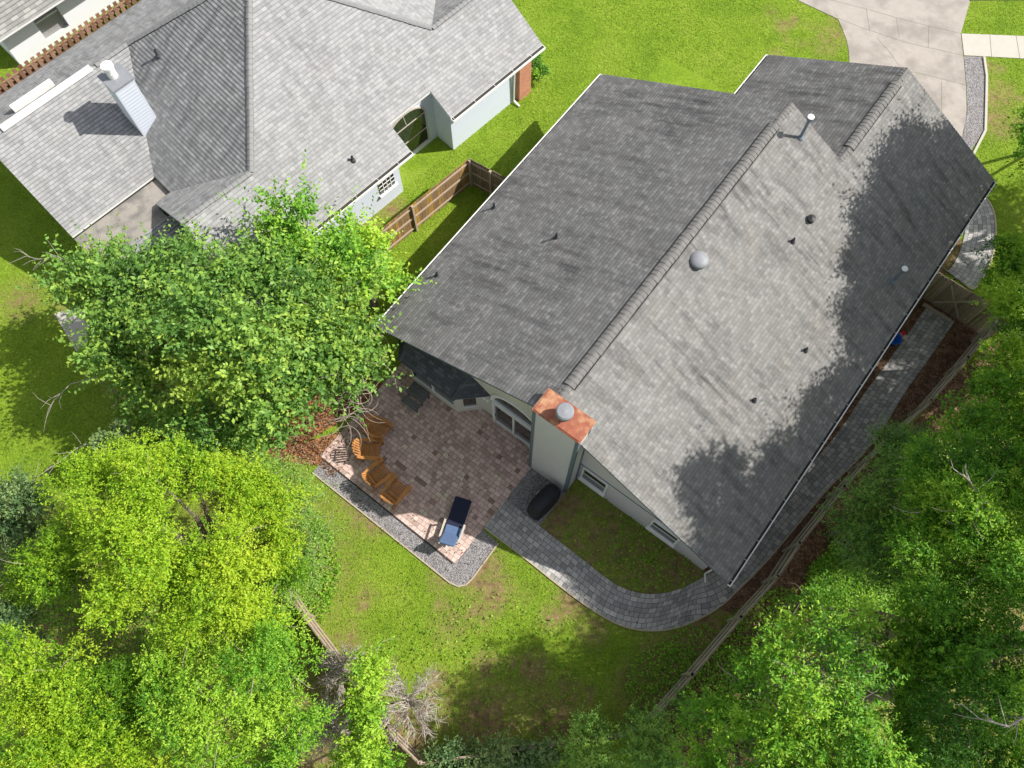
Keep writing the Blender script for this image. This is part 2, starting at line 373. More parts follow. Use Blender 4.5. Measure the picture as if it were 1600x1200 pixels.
roof = mb.build('roof', [M['roof'], M['trim'], M['roofL']], house)
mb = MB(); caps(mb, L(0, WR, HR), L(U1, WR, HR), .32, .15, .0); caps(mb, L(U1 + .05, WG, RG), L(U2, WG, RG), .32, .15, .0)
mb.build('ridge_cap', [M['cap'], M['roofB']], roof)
mb = MB()
for (ua, ub, v, z) in ((1.1, 13.0, WR, HR), (U1 + .7, U2 - .8, WG, RG)):
    n = int((ub - ua) / .21)
    for s in (-1, 1):
        mb.beam(L(ua, v + s * .195, z - .085), L(ub, v + s * .195, z - .085), .035, .06, 1)
    caps(mb, L(ua, v, z + .03), L(ub, v, z + .03), .37, .17, .0, drop=.46)
mb.build('ridge_vent', [M['cap'], M['black']], roof)
gutter(house, L(U1, 0, E_), L(0, 0, E_), (0, 1, 0)); gutter(house, L(0, W_, E_), L(U2, W_, E_), (0, -1, 0)); gutter(house, L(U2, EG, 2.5), L(U1, EG, 2.5), (0, 1, 0))
# walls (one closed shell per part, gables included)
VL, VR = .62, 14.3
def zu(v): return zr(v) - .115
mb = MB()
def gable(u, flip, segs, z0=0, m=0):
    pts = [L(u, segs[0], z0)] + [L(u, segs[1], z0)]
    top = [L(u, segs[1], zu(segs[1]))] + ([L(u, WR, zu(WR))] if segs[0] < WR < segs[1] else []) + [L(u, segs[0], zu(segs[0]))]
    p = pts + top; mb.face(p[::-1] if flip else p, m)
gable(UW, False, (VL, 8.0)); gable(13.65, True, (VL, VR))
mb.face([L(UW, VL), L(UW, VL, zu(VL)), L(13.65, VL, zu(VL)), L(13.65, VL)])
mb.face([L(UW, VR), L(18.7, VR), L(18.7, VR, zu(VR)), L(UW, VR, zu(VR))])
mb.face([L(13.6, 5.3), L(18.7, 5.3), L(18.7, 5.3, 2.6), L(13.6, 5.3, 2.6)][::-1])
mb.face([L(18.7, 5.3), L(18.7, VR), L(18.7, VR, zu(VR)), L(18.7, WG, RG - .12), L(18.7, 5.3, 2.6)][::-1])
wall = mb.build('wall', [M['cream']], house)
mb = MB(); gable(UW - .004, False, (8.0, VR)); mb.build('bedroom_wall', [M['stucco']], house)
# upper gable siding to the right of the chimney, standing proud of the lower wall
mb = MB(); zb = 2.28
mb.face([L(UW - .05, 8.72, zb), L(UW - .05, VR - .9, zb), L(UW - .05, 8.72, zu(8.72))]); mb.beam(L(UW - .03, 8.72, zb - .03), L(UW - .03, VR - .8, zb - .03), .07, .07, 1)
mb.build('gable_siding', [M['siding'], M['trim']], house)
# windows
def window(u, v0, v1, z0, z1, name='window', sill=True, mull=0, fr=.07):
    mb = MB()
    for (a, b_, c, d) in ((v0 - fr, v0, z0 - fr, z1 + fr), (v1, v1 + fr, z0 - fr, z1 + fr), (v0, v1, z0 - fr, z0), (v0, v1, z1, z1 + fr)):
        mb.box(L(u - .03, (a + b_) / 2, (c + d) / 2), (.10, b_ - a, d - c))
    for k in range(mull): v = v0 + (v1 - v0) * (k + 1) / (mull + 1); mb.box(L(u - .03, v, (z0 + z1) / 2), (.09, .06, z1 - z0))
    o = mb.build(name, [M['white']], house)
    g = MB(); g.box(L(u - .018, (v0 + v1) / 2, (z0 + z1) / 2), (.03, v1 - v0, z1 - z0)); g.box(L(u - .04, (v0 + v1) / 2, (z0 + z1) / 2 + .0), (.03, v1 - v0, .035), m=1)
    g.build('pane', [M['glass'], M['white']], o)
    if sill: s_ = MB(); s_.box(L(u - .09, (v0 + v1) / 2, z0 - .09), (.16, v1 - v0 + .2, .05)); s_.build('sill', [M['white']], o)
    return o
window(UW, 8.98, 9.9, .75, 1.95); window(UW, 11.92, 12.9, .75, 1.75)
# sliding door
mb = MB(); v0, v1 = 5.02, 6.9
for (a, b_, c, d) in ((v0 - .07, v0, 0, 2.1), (v1, v1 + .07, 0, 2.1), (v0, v1, 2.03, 2.1), (v0, v1, .03, .09), (5.88, 5.95, .09, 2.03), (v0, v0 + .05, .09, 2.03)):
    mb.box(L(UW - .05, (a + b_) / 2, (c + d) / 2), (.14, b_ - a, d - c))
sd = mb.build('sliding_door', [M['white']], house)
g = MB(); g.box(L(UW - .02, (v0 + v1) / 2, 1.06), (.03, v1 - v0, 1.94)); g.build('pane', [M['glass']], sd)
g = MB(); g.beam(L(UW - .15, 5.12, .9), L(UW - .15, 5.12, 1.2), .03, .03); g.build('handle', [M['trim']], sd)
# arched window above it
mb = MB(); g = MB(); vc, vr_, z0, hr_ = 5.95, 1.0, 2.32, .92; K = 18; pin, pout = [], []
for k in range(K + 1):
    a = math.pi * k / K
    pin.append((vc - vr_ * .93 * math.cos(a), z0 + hr_ * .93 * math.sin(a))); pout.append((vc - vr_ * 1.08 * math.cos(a), z0 + hr_ * 1.1 * math.sin(a)))
for k in range(K):
    a, b_, c, d = pin[k], pin[k + 1], pout[k + 1], pout[k]
    mb.face([L(UW - .06, *a), L(UW - .06, *b_), L(UW - .06, *c), L(UW - .06, *d)][::-1])
    mb.face([L(UW - .06, *d), L(UW - .06, *c), L(UW, *c), L(UW, *d)][::-1]); mb.face([L(UW - .06, *b_), L(UW - .06, *a), L(UW, *a), L(UW, *b_)][::-1])
mb.box(L(UW - .04, vc, z0 - .03), (.12, 2.15, .09))
g.face([L(UW - .025, *p) for p in pin])
aw = mb.build('arched_window', [M['white']], house); g.build('pane', [M['glass']], aw)
# bay with its own small hipped roof
bay = [(.55, .95), (-.17, 1.55), (-.17, 3.68), (.55, 4.42)]
mb = MB()
for (p, q) in zip(bay, bay[1:]):
    for (z0, z1) in ((0, .46), (2.12, 2.3)): mb.face([L(*p, z0), L(*q, z0), L(*q, z1), L(*p, z1)])
for (p, q, k0, k1) in ((bay[0], bay[1], 0, .25), (bay[0], bay[1], .8, 1), (bay[1], bay[2], 0, .05), (bay[1], bay[2], .95, 1), (bay[2], bay[3], 0, .28), (bay[2], bay[3], .74, 1)):
    P = Vector(p).lerp(Vector(q), k0); Q = Vector(p).lerp(Vector(q), k1); mb.face([L(*P, .46), L(*Q, .46), L(*Q, 2.12), L(*P, 2.12)])
bw = mb.build('bay_wall', [M['cream']], house)
mb = MB()
for (p, q, k0, k1) in ((bay[0], bay[1], .25, .8), (bay[1], bay[2], .05, .95), (bay[2], bay[3], .28, .74)):
    P = Vector(p).lerp(Vector(q), k0); Q = Vector(p).lerp(Vector(q), k1); d = (Q - P).normalized(); nrm = Vector((d.y, -d.x)) * -.04
    P2, Q2 = P - nrm, Q - nrm
    mb.face([L(*P2, .46), L(*Q2, .46), L(*Q2, 2.12), L(*P2, 2.12)], 1)
    for a, b_, c, d_ in ((P, Q, .46, .54), (P, Q, 2.05, 2.12)):
        mb.beam(L(*a, (c + d_) / 2), L(*b_, (c + d_) / 2), .07, d_ - c, 0)
    for k in ([.5] if (q[1] - p[1]) > 2 else []): X = P.lerp(Q, k); mb.beam(L(*X, .46), L(*X, 2.12), .06, .06, 0)
mb.build('bay_window', [M['white'], M['glass']], house)
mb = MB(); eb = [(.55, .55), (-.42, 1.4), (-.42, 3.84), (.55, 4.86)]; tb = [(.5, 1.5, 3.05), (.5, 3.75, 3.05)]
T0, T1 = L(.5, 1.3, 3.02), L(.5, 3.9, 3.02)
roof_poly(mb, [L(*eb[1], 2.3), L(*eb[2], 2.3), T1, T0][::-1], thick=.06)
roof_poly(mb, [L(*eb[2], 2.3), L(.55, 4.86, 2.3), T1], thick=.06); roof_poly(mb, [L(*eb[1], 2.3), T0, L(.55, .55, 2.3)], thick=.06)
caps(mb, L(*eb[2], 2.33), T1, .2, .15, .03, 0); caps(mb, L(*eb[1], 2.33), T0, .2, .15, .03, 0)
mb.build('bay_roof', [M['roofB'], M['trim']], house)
# chimney
CU0, CU1, CV0, CV1, CZ = -.19, .62, 7.1, 8.77, 6.5
mb = MB(); mb.box(L((CU0 + UW) / 2, (CV0 + CV1) / 2, CZ / 2), (UW - CU0, CV1 - CV0, CZ)); mb.box(L((CU0 + CU1) / 2, (CV0 + CV1) / 2 + .001, 5.4), (CU1 - CU0 - .004, CV1 - CV0 - .008, 2.18))
ch = mb.build('chimney', [M['siding']], house)
mb = MB()
for v in (CV0 + .045, CV1 - .045): mb.box(L(CU0 - .006, v, CZ / 2), (.03, .11, CZ - .02))
for v, s in ((CV0 - .006, 1), (CV1 + .006, 1)): mb.box(L(CU0 + .05, v, CZ / 2), (.11, .03, CZ - .02)); mb.box(L(UW - .08, v, CZ / 2), (.11, .028, CZ - .02))
mb.build('corner_board', [M['trim']], ch)
mb = MB()
for k in range(34): mb.box(L(CU0 - .004, (CV0 + CV1) / 2, .15 + k * .185), (.014, CV1 - CV0 - .22, .014))
mb.build('lap_board', [M['siding']], ch)
mb = MB(); mb.box(L(.22, (CV0 + CV1) / 2, CZ + .035), (.86, CV1 - CV0 + .08, .07)); mb.box(L(.22, (CV0 + CV1) / 2, CZ + .085), (.78, CV1 - CV0 - .02, .03))
mb.build('copper_cap', [M['copper']], ch)
mb = MB(); mb.lathe(L(.2, 7.95, CZ + .08), [(.19, 0), (.19, .16), (.14, .17), (.14, .30), (.24, .30), (.27, .34), (.27, .46), (.23, .50), (.0, .53)], 24)
mb.lathe(L(.2, 7.95, CZ + .08), [(.275, .33), (.275, .35)], 24); mb.build('flue', [M['metal']], ch, smooth=False)
# roof penetrations
def pipe(parent, fr, u, v, z, h, r, mt, cap=None, name='vent_pipe'):
    mb = MB(); mb.lathe(L(u, v, z), [(r * 2.4, -.06), (r * 1.9, .05), (r, .10), (r, h), (r * .7, h), (r * .7, h - .05), (0, h - .05)], 12)
    if cap: mb.lathe(L(u, v, z + h), [(r * .9, -.02), (cap, 0), (cap, .11)], 16); mb.lathe(L(u, v, z + h), [(cap, .11), (cap, .14), (0, .16)], 16, m=1)
    return mb.build(name, [mt, M['white']], parent)
pipe(roof, H, 13.44, 8.40, zr(8.4), 1.0, .055, M['pipe'], .115, 'flue_pipe'); pipe(roof, H, 12.53, 13.87, zr(13.87), .85, .055, M['pipe'], .11, 'flue_pipe')
for u, v, h in ((10.42, 10.24, .22), (6.39, .44, .3), (5.95, 3.57, .3), (2.84, .57, .25), (7.92, 12.7, .22), (5.21, 12.25, .2)):
    pipe(roof, H, u, v, zr(v), h, .045, M['boot'])
mb = MB(); c = L(7.22, 8.24, zr(8.24) - .03); mb.lathe(c, [(.26, -.1), (.26, .1), (.31, .11), (.32, .17), (.29, .22), (.15, .27), (0, .285)], 28); mb.build('turtle_vent', [M['metal']], roof, smooth=True)
mb = MB(); c = L(11.54, 10.3, zr(10.3)); mb.lathe(c, [(.12, -.05), (.12, .12), (.15, .13), (.15, .17), (0, .22)], 16); mb.build('black_vent', [M['black']], roof)
mb = MB(); 
for v in (4.62, 4.78): mb.lathe(L(.40, v, 1.95), [(.0, .0), (.06, .02), (.075, .08), (.05, .12), (0, .13)], 12)
mb.box(L(.48, 4.7, 2.0), (.06, .12, .12)); mb.build('flood_light', [M['white']], house)
mb = MB(); mb.tube([L(.25, W_ + .02, 2.5), L(.42, 14.5, 2.3), L(.42, 14.42, 2.2), L(.42, 14.42, .1), L(.2, 14.6, .05)], .04, 8); mb.build('downspout', [M['white']], house)

# ------------------------------------------------------------------ NEIGHBOUR'S HOUSE
nb = empty('house', N.o, N.yaw, 'pale grey hip-roofed house with white ridge vent, siding chimney and bluish walls', 'house')
A_, P_ = L(-8.1, -7.2, 6.83), L(-12.5, -10.4, 4.25)
R1 = L(-12.79, -2.53, 4.087); R2 = L(-3.57, -2.68, 4.17); s_ = .587
zf = lambda d: 2.6 - s_ * d
mb = MB()
up = dict(course=.15)
roof_poly(mb, [L(-15.9, 0, 2.6), L(-7.4, 0, 2.6), L(-7.4, -2.6, zf(-2.6)), L(-15.9, -2.6, zf(-2.6))], **up)
roof_poly(mb, [L(-7.4, -1.1, zf(-1.1)), L(-5.22, -1.1, zf(-1.1)), L(-5.22, -2.6, zf(-2.6)), L(-7.4, -2.6, zf(-2.6))], **up)
roof_poly(mb, [L(-5.22, 0, 2.6), L(0, 0, 2.6), L(0, -2.6, zf(-2.6)), L(-5.22, -2.6, zf(-2.6))], **up)
roof_poly(mb, [L(-12.79, -2.6, zf(-2.6)), L(-3.6, -2.6, zf(-2.6)), L(-8.1, -7.2, zf(-7.2))], **up)
roof_poly(mb, [L(-19, -6.1, 2.66), L(-15.2, -6.1, 2.66), L(-12.5, -10.4, 4.25), L(-19, -10.4, 4.25)], **up)
roof_poly(mb, [L(-.9, -5.35, 2.6), L(-.9, -13.6, 2.6), A_, R2], **up)
rn = mb.build('roof', [M['roofN'], M['white']], nb)
mb = MB()
roof_poly(mb, [L(-15.2, -4.95, 2.66), R1, A_, P_, L(-15.2, -6.1, 2.66)], **up)
mb.build('hip_slope', [M['roofNd'], M['white']], rn)
mb = MB()
roof_poly(mb, [L(-15.9, -2.6, zf(-2.6)), L(-12.79, -2.6, zf(-2.6)), L(-15.2, -5.05, 2.66), L(-15.9, -5.05, 2.66)], **up)
roof_poly(mb, [R2, L(0, -2.68, 4.17), L(0, -5.35, 2.6), L(-.9, -5.35, 2.6)], **up)
roof_poly(mb, [L(-19, -10.4, 4.25), L(-.9, -10.4, 4.25), L(-.9, -13.6, 2.6), L(-19, -13.6, 2.6)], **up)
roof_poly(mb, [P_, A_, L(-4, -10.4, 4.25)], **up)
mb.build('back_slope', [M['roofNd'], M['white']], rn)
mb = MB()
def z3(p, k=.01): return p + Vector((0, 0, k))
caps(mb, z3(R1), z3(A_), .25, .2); caps(mb, z3(P_), z3(A_), .25, .2); caps(mb, z3(R2), z3(A_), .25, .2)
caps(mb, L(-15.9, -2.6, zf(-2.6) + .01), z3(R1), .25, .2); caps(mb, z3(R2), L(0, -2.68, 4.18), .25, .2); caps(mb, L(-14.0, -10.4, 4.26), z3(P_), .25, .2)
mb.build('hip_cap', [M['capN'], M['dark']], rn)
mb = MB(); mb.beam(L(-18.2, -10.4, 4.30), L(-14.2, -10.4, 4.30), .30, .07); mb.build('ridge_vent', [M['white']], rn)
mb = MB(); mb.beam(L(-17.4, -11.15, 4.02), L(-15.6, -11.15, 4.02), .26, .22); mb.build('skylight_curb', [M['white']], rn)
gutter(nb, L(-5.22, 0, 2.6), L(0, 0, 2.6), (0, -1, 0), wd=.17, fl=.012, strap=1.1); gutter(nb, L(-15.9, 0, 2.6), L(-7.4, 0, 2.6), (0, -1, 0), wd=.17, fl=.012, strap=1.1)
mb = MB()
def wl(m, *pts, z1=2.5, z0=0, mm=0):
    for p, q in zip(pts, pts[1:]):
        a = z1 if not hasattr(z1, '__call__') else z1(p); b_ = z1 if not hasattr(z1, '__call__') else z1(q)
        m.face([L(*p, z0), L(*q, z0), L(*q, b_), L(*p, a)], mm)
zz = lambda p: 2.48 + s_ * max(0, -p[1]) - .1 if p[1] > -2.6 else 2.5
wl(mb, (-15.6, -5), (-15.6, -2.6), (-15.6, -.32), (-7.9, -.32), (-7.9, -1.32), (-5.0, -1.32), (-5.0, -.32), (-1.25, -.32), z1=zz)
wl(mb, (-.5, -.32), (-.5, -2.6), (-.5, -5), (-1.2, -5), (-1.2, -13.3), (-18.7, -13.3), (-18.7, -6.3), (-15.6, -6.3), z1=lambda p: zz(p) - .05)
wn = mb.build('wall', [M['wallN']], nb)
mb = MB(); wl(mb, (-1.25, -.32), (-1.2, -.12), (-.5, -.12), (-.5, -1.0), z1=2.48)
for f in range(len(mb.uv)): mb.uv[f] = [(p[0] + p[1], p[2]) for p in [mb.v[i] for i in mb.f[f]]]
mb.build('brick_corner', [M['brick']], nb)
mb = MB(); mb.tube([L(-1.42, .02, 2.5), L(-1.42, -.2, 2.3), L(-1.42, -.26, .15), L(-1.42, .1, .06)], .045, 6); mb.build('downspout', [M['white']], nb)
# tall arched window in the notch
mb = MB(); g = MB(); w0, w1, zz0, zz1 = -7.5, -5.5, .35, 2.1; wc = (w0 + w1) / 2; pts = [(w0, zz0), (w1, zz0), (w1, zz1)] + [(wc + (w1 - wc) * math.cos(a), zz1 + .75 * math.sin(a)) for a in [math.pi * k / 12 for k in range(1, 12)]] + [(w0, zz1)]
g.face([L(p, -1.295, q) for p, q in pts])
for k in range(len(pts)):
    a, b_ = pts[k], pts[(k + 1) % len(pts)]; mb.beam(L(a[0], -1.29, a[1]), L(b_[0], -1.29, b_[1]), .07, .07)
for z in (1.15, 2.1): mb.beam(L(w0, -1.285, z), L(w1, -1.285, z), .03, .03)
mb.beam(L(wc - .6, -1.285, zz1), L(wc - .8, -1.285, 2.6), .025, .025); mb.beam(L(wc, -1.285, zz1), L(wc - .1, -1.285, 2.8), .025, .025)
aw = mb.build('arched_window', [M['arm']], nb); g.build('pane', [M['glass']], aw)
mb = MB(); mb.box(L(-8.62, -.33, 1.45), (.8, .08, 1.0)); mb.box(L(-8.62, -.27, .9), (.95, .16, .07), m=1)
for k in (-.2, 0, .2): mb.box(L(-8.62 + k, -.285, 1.45), (.03, .03, 1.0), m=1)
for k in (1.2, 1.45, 1.7): mb.box(L(-8.62, -.285, k), (.8, .03, .03), m=1)
mb.build('window', [M['glass'], M['white']], nb)
# its chimney
mb = MB(); mb.box(L(-14.06, -7.88, 4.25), (.82, .9, 2.9))
cn = mb.build('chimney', [speck('lap_siding', (.54, .57, .64), .05, 3, .7, 0)], nb)
mb = MB()
for k in range(18):
    z = 2.9 + k * .15; mb.box(L(-14.06, -7.425, z), (.70, .01, .012)); mb.box(L(-13.645, -7.88, z), (.01, .78, .012))
mb.build('lap_board', [M['wallN']], cn)
mb = MB(); mb.box(L(-14.06, -7.88, 5.73), (.92, 1.0, .06)); mb.build('chimney_top', [M['metal']], cn)
mb = MB(); mb.lathe(L(-14.1, -7.95, 5.76), [(.17, 0), (.17, .25), (.13, .26), (.13, .34), (.19, .35), (.19, .40), (.14, .42), (.14, .46), (.22, .47), (.22, .56), (0, .60)], 20); mb.build('flue', [M['white']], cn)
for u, v, z, h in ((-9.47, -.9, zf(-.9), .25), (-12.1, -8.8, 4.5, .35)): pipe(rn, N, u, v, z, h, .05, M['boot'])
# low-slope patio roof between the wings
mb = MB(); mb.prism([(L(*p).x, L(*p).y) for p in ((-19, -6.12), (-15.2, -6.12), (-15.2, -4.97), (-15.92, -4.97), (-15.92, -4.4), (-19, -4.4))], 2.36, 2.46, 0)
mb.build('flat_roof', [speck('rolled_roofing', (.30, .275, .245), .25, 2.5, .9, .1, big=(1.2, (.17, .16, .15)))], nb)
mb = MB(); roof_poly(mb, [L(-19, -4.38, 2.5), L(-15.62, -4.38, 2.5), L(-15.62, -.6, 2.12), L(-19, -.6, 2.12)], course=.15); mb.build('patio_roof', [M['roofN'], M['white']], nb)
mb = MB(); wl(mb, (-18.8, -.8), (-15.7, -.8), z1=2.0); wl(mb, (-18.8, -6.3), (-18.8, -.8), z1=2.0); mb.build('patio_screen_wall', [M['wallN']], nb)

# ------------------------------------------------------------------ THIRD HOUSE (top left corner)
th = empty('house', N.o, N.yaw, 'white-walled house under a light grey roof behind the brown shadow-box fence', 'house')
mb = MB(); roof_poly(mb, [L(-16.3, -16.4, 2.3), L(-4, -16.4, 2.3), L(-4, -22, 5.0), L(-16.3, -22, 5.0)], course=.18); roof_poly(mb, [L(-16.3, -22, 5.0), L(-4, -22, 5.0), L(-4, -27, 2.6), L(-16.3, -27, 2.6)], course=.18)
mb.build('roof', [M['roofT'], M['white']], th)
mb = MB(); wl(mb, (-15.62, -26), (-15.62, -17.15), (-14.05, -17.15), z1=2.2); wl(mb, (-14.05, -17.15), (-14.05, -17.45), (-12.85, -17.45), (-12.85, -17.15), z1=2.2); wl(mb, (-14.05, -17.15), (-12.85, -17.15), z1=.42); wl(mb, (-12.85, -17.15), (-4.4, -17.15), (-4.4, -26), z1=2.2)
mb.build('wall', [M['wallT']], th)
mb = MB(); mb.box(L(-13.45, -17.42, 1.15), (1.16, .04, 1.7)); mb.box(L(-13.45, -17.38, 1.2), (1.1, .05, .05), m=1); mb.box(L(-13.45, -17.3, .26), (1.2, .28, .06), m=1)
mb.build('window', [speck('screened_glass', (.30, .30, .29), .1, 6, .4, 0), M['white']], th)

# ------------------------------------------------------------------ ground and paving
def P2(*pp): return [tuple(at(x, y).xy) for x, y in pp]
def inpoly(X, Y, poly):
    r = np.zeros(X.shape, bool); n = len(poly)
    for i in range(n):
        x0, y0 = poly[i]; x1, y1 = poly[(i + 1) % n]
        if y0 == y1: continue
        c = ((y0 > Y) != (y1 > Y)) & (X < (x1 - x0) * (Y - y0) / (y1 - y0) + x0); r ^= c
    return r
PAT = [tuple(H.w(*p).xy) for p in ((-4.62, 1.1), (-4.66, 6.62), (-3.35, 7.18), (-.2, 7.2), (.5, 7.1), (.5, .75), (-.6, .62), (-3.0, .62))]
patio_poly = [tuple(H.w(*p).xy) for p in ((-4.62, .6), (-4.66, 6.6), (-4.2, 7.16), (-1.0, 7.2), (-.2, 7.22), (.5, 7.2), (.5, .75))]
patio_poly = [tuple(H.w(*p).xy) for p in ((-4.6, .7), (-4.66, 7.18), (.5, 7.22), (.5, .72))]
grav1 = [tuple(H.w(*p).xy) for p in ((-5.25, .9), (-5.28, 7.45), (-5.2, 7.75), (-5.0, 7.93), (-4.7, 7.98), (-3.15, 7.95), (-3.1, 7.2), (-4.66, 7.19), (-4.61, .9))]
grav2 = [tuple(H.w(*p).xy) for p in ((-1.9, 7.21), (-1.95, 8.0), (-1.75, 8.75), (-.2, 8.77), (-.2, 7.21))]
out_ = [at(*p) for p in ((757, 825), (823, 874), (882, 922), (935, 960), (970, 978), (1005, 986), (1040, 985), (1075, 976), (1124, 950), (1155, 920))] + [H.w(1.9, 15.9), H.w(3.6, 16.1)] + [at(*p) for p in ((1295, 760), (1337, 722), (1375, 677), (1397, 640), (1415, 612), (1450, 562), (1491, 503))]
inn_ = [at(*p) for p in ((790, 780), (854, 831), (910, 874), (956, 911), (987, 925), (1022, 930), (1061, 922), (1092, 906))] + [H.w(.35, 14.45), H.w(.9, 14.75), H.w(1.9, 14.9), H.w(3.6, 14.95)] + [at(*p) for p in ((1268, 725), (1290, 700), (1325, 655), (1345, 622), (1365, 595), (1400, 548), (1449, 478))]
fo_ = [at(*p) for p in ((1510, 448), (1522, 455), (1543, 421), (1553, 393), (1556, 356), (1552, 328), (1539, 308), (1522, 290))]
fi_ = [at(*p) for p in ((1470, 418), (1481, 427), (1498, 399), (1504, 378), (1509, 356), (1506, 335), (1498, 320), (1480, 305))]
def chaikin(pts, k=1):
    for _ in range(k):
        q = [pts[0]]
        for a, b_ in zip(pts, pts[1:]): q += [a.lerp(b_, .25), a.lerp(b_, .75)]
        pts = q + [pts[-1]]
    return pts
def strip(name, inner, outer, z, m, edge=None):
    i, o = chaikin(inner, 2), chaikin(outer, 2); mb = MB(); s = 0
    for k in range(len(i) - 1):
        s1 = s + ((i[k + 1] + o[k + 1]) / 2 - (i[k] + o[k]) / 2).length; w0, w1 = (o[k] - i[k]).length, (o[k + 1] - i[k + 1]).length
        zz = Vector((0, 0, z)); q = [o[k] + zz, o[k + 1] + zz, i[k + 1] + zz, i[k] + zz]
        mb.face(q, 0, [(s, w0), (s1, w1), (s1, 0), (s, 0)])
        for a, b_, fl in ((o[k], o[k + 1], 0), (i[k], i[k + 1], 1)):
            f = [a, b_, b_ + zz, a + zz]; mb.face(f[::-1] if fl else f, 0, [(s, 0), (s1, 0), (s1, .05), (s, .05)])
        s = s1
    ob = mb.build(name, [m]); tag(ob, kind='structure')
    return [tuple(p.xy) for p in i] + [tuple(p.xy) for p in o[::-1]], o
huv = lambda p: ((Vector((p[0], p[1], 0)) - H.o).dot(H.b), (Vector((p[0], p[1], 0)) - H.o).dot(H.a))
def slab(name, poly, z, m, uvf=None, z0=-.05): o = MB().prism(poly, z0, z, 0, uvf).build(name, [m]); return tag(o, kind='structure')
slab('patio', patio_poly, .045, M['patio'], huv)
pathpoly, path_out = strip('path', inn_, out_, .04, M['path'])
frontpoly, front_out = strip('path', fi_, fo_, .04, M['path'])
slab('gravel_strip', grav1, .02, M['gravel']); slab('gravel_strip', grav2, .02, M['gravel'])
def edging(name, pts, wd, ht, m):
    mb = MB(); pts = [Vector((p[0], p[1], 0)) for p in pts]
    for a, b_ in zip(pts, pts[1:]): mb.beam(a + Vector((0, 0, ht / 2 - .02)), b_ + Vector((0, 0, ht / 2 - .02)), wd, ht + .04)
    return tag(mb.build(name, [m]), kind='structure')
edging('edging', grav1[:6], .05, .05, M['edge']); edging('edging', [H.w(-4.635, .9).xy, H.w(-4.69, 7.1).xy], .035, .05, M['dark'])
edging('edging', [p.xy for p in path_out[:60]], .055, .055, M['edge']); edging('edging', [p.xy for p in front_out], .06, .06, M['edge'])
drive = P2((1296, 0), (1309, 29), (1317, 48), (1323, 64), (1326, 80), (1327, 96), (1329, 120), (1340, 200), (1480, 290), (1504, 208), (1508, 190), (1510, 173), (1509, 133), (1505, 87), (1501, 53), (1516, 0), (1560, -120), (1290, -110), (1275, -50))
slab('driveway', drive, .02, M['concrete'])
walkR = P2((1502, 53), (1600, 57), (1800, 62), (1800, 100), (1600, 92), (1506, 87)); slab('sidewalk', walkR, .03, M['walk'])
walkL = P2((1309, 30), (1296, 0), (1284, -28), (1150, -120), (1090, -130), (1245, 0)); slab('sidewalk', walkL, .024, M['concrete'])
gravD = P2((1506, 88), (1535, 89), (1539, 120), (1538, 170), (1537, 205), (1500, 262), (1480, 250), (1505, 208), (1511, 173), (1510, 133)); slab('gravel_strip', gravD, .015, M['gravel'])
edging('edging', P2((1537, 90), (1541, 120), (1540, 170), (1539, 205), (1521, 240), (1500, 265)), .10, .07, M['walk'])
mb = MB()
for pp in (((1309, 29), (1350, 45), (1420, 68), (1505, 87)), ((1296, 0), (1355, 15), (1400, 28), (1451, 41), (1501, 53)), ((1400, 28), (1405, 60)), ((1451, 41), (1450, 76)), ((1353, 13), (1359, 48)), ((1340, 150), (1400, 108), (1450, 118), (1510, 134)), ((1471, 128), (1471, 190)), ((1370, 60), (1390, 82), (1405, 104))):
    for a, b_ in zip(pp, pp[1:]):
        a, b_ = at(*a), at(*b_); mb.beam(a + Vector((0, 0, .0225)), b_ + Vector((0, 0, .0225)), .014, .004)
for pp in (((1546, 54), (1549, 90)), ((1587, 56), (1593, 92))):
    a, b_ = at(*pp[0]), at(*pp[1]); mb.beam(a + Vector((0, 0, .0325)), b_ + Vector((0, 0, .0325)), .02, .004)
tag(mb.build('paving_joint', [M['joint']]), kind='structure')
ky = at(1600, 1).y
slab('kerb', [(at(1517, 0).x, ky), (60, ky + .4), (60, ky + .9), (at(1517, 0).x, ky + .5)], .12, M['walk'])
slab('road', [(-30, ky + 2.2), (60, ky + .92), (60, ky + 9), (-30, ky + 12)], .004, M['asphalt'])
slab('concrete_pad', P2((85, 490), (125, 480), (150, 520), (120, 550)), .03, M['walk'])
# mulch beds
bedR = [tuple(H.w(*p).xy) for p in ((.55, 14.3), (14.9, 14.3), (14.9, 17.6))] + P2((1545, 512), (1515, 560), (1457, 627), (1400, 680), (1357, 720), (1310, 775), (1262, 835), (1218, 892), (1160, 950), (1145, 960), (1125, 950), (1105, 915))
slab('mulch_bed', bedR, .008, M['mulch'])
bedO = [tuple(at(*p, 1.0).xy) for p in ((1515, 570), (1457, 637), (1357, 730), (1262, 845), (1160, 968), (1084, 1058), (1020, 1130), (1000, 1200), (1180, 1230), (1350, 1000), (1420, 800), (1600, 640), (1600, 500))]
slab('mulch_bed', bedO, .006, M['mulch'])
slab('mulch_bed', P2((1488, 375), (1500, 372), (1508, 395), (1484, 430), (1462, 430), (1470, 400)), .012, M['mulch'])
bedC = P2((478, 690), (530, 660), (600, 600), (560, 560), (430, 560), (380, 640), (430, 720), (500, 727), (520, 748), (541, 728), (570, 665)); slab('mulch_bed', bedC, .01, speck('orange_mulch', (.34, .15, .06), .6, 20, .95, .9))
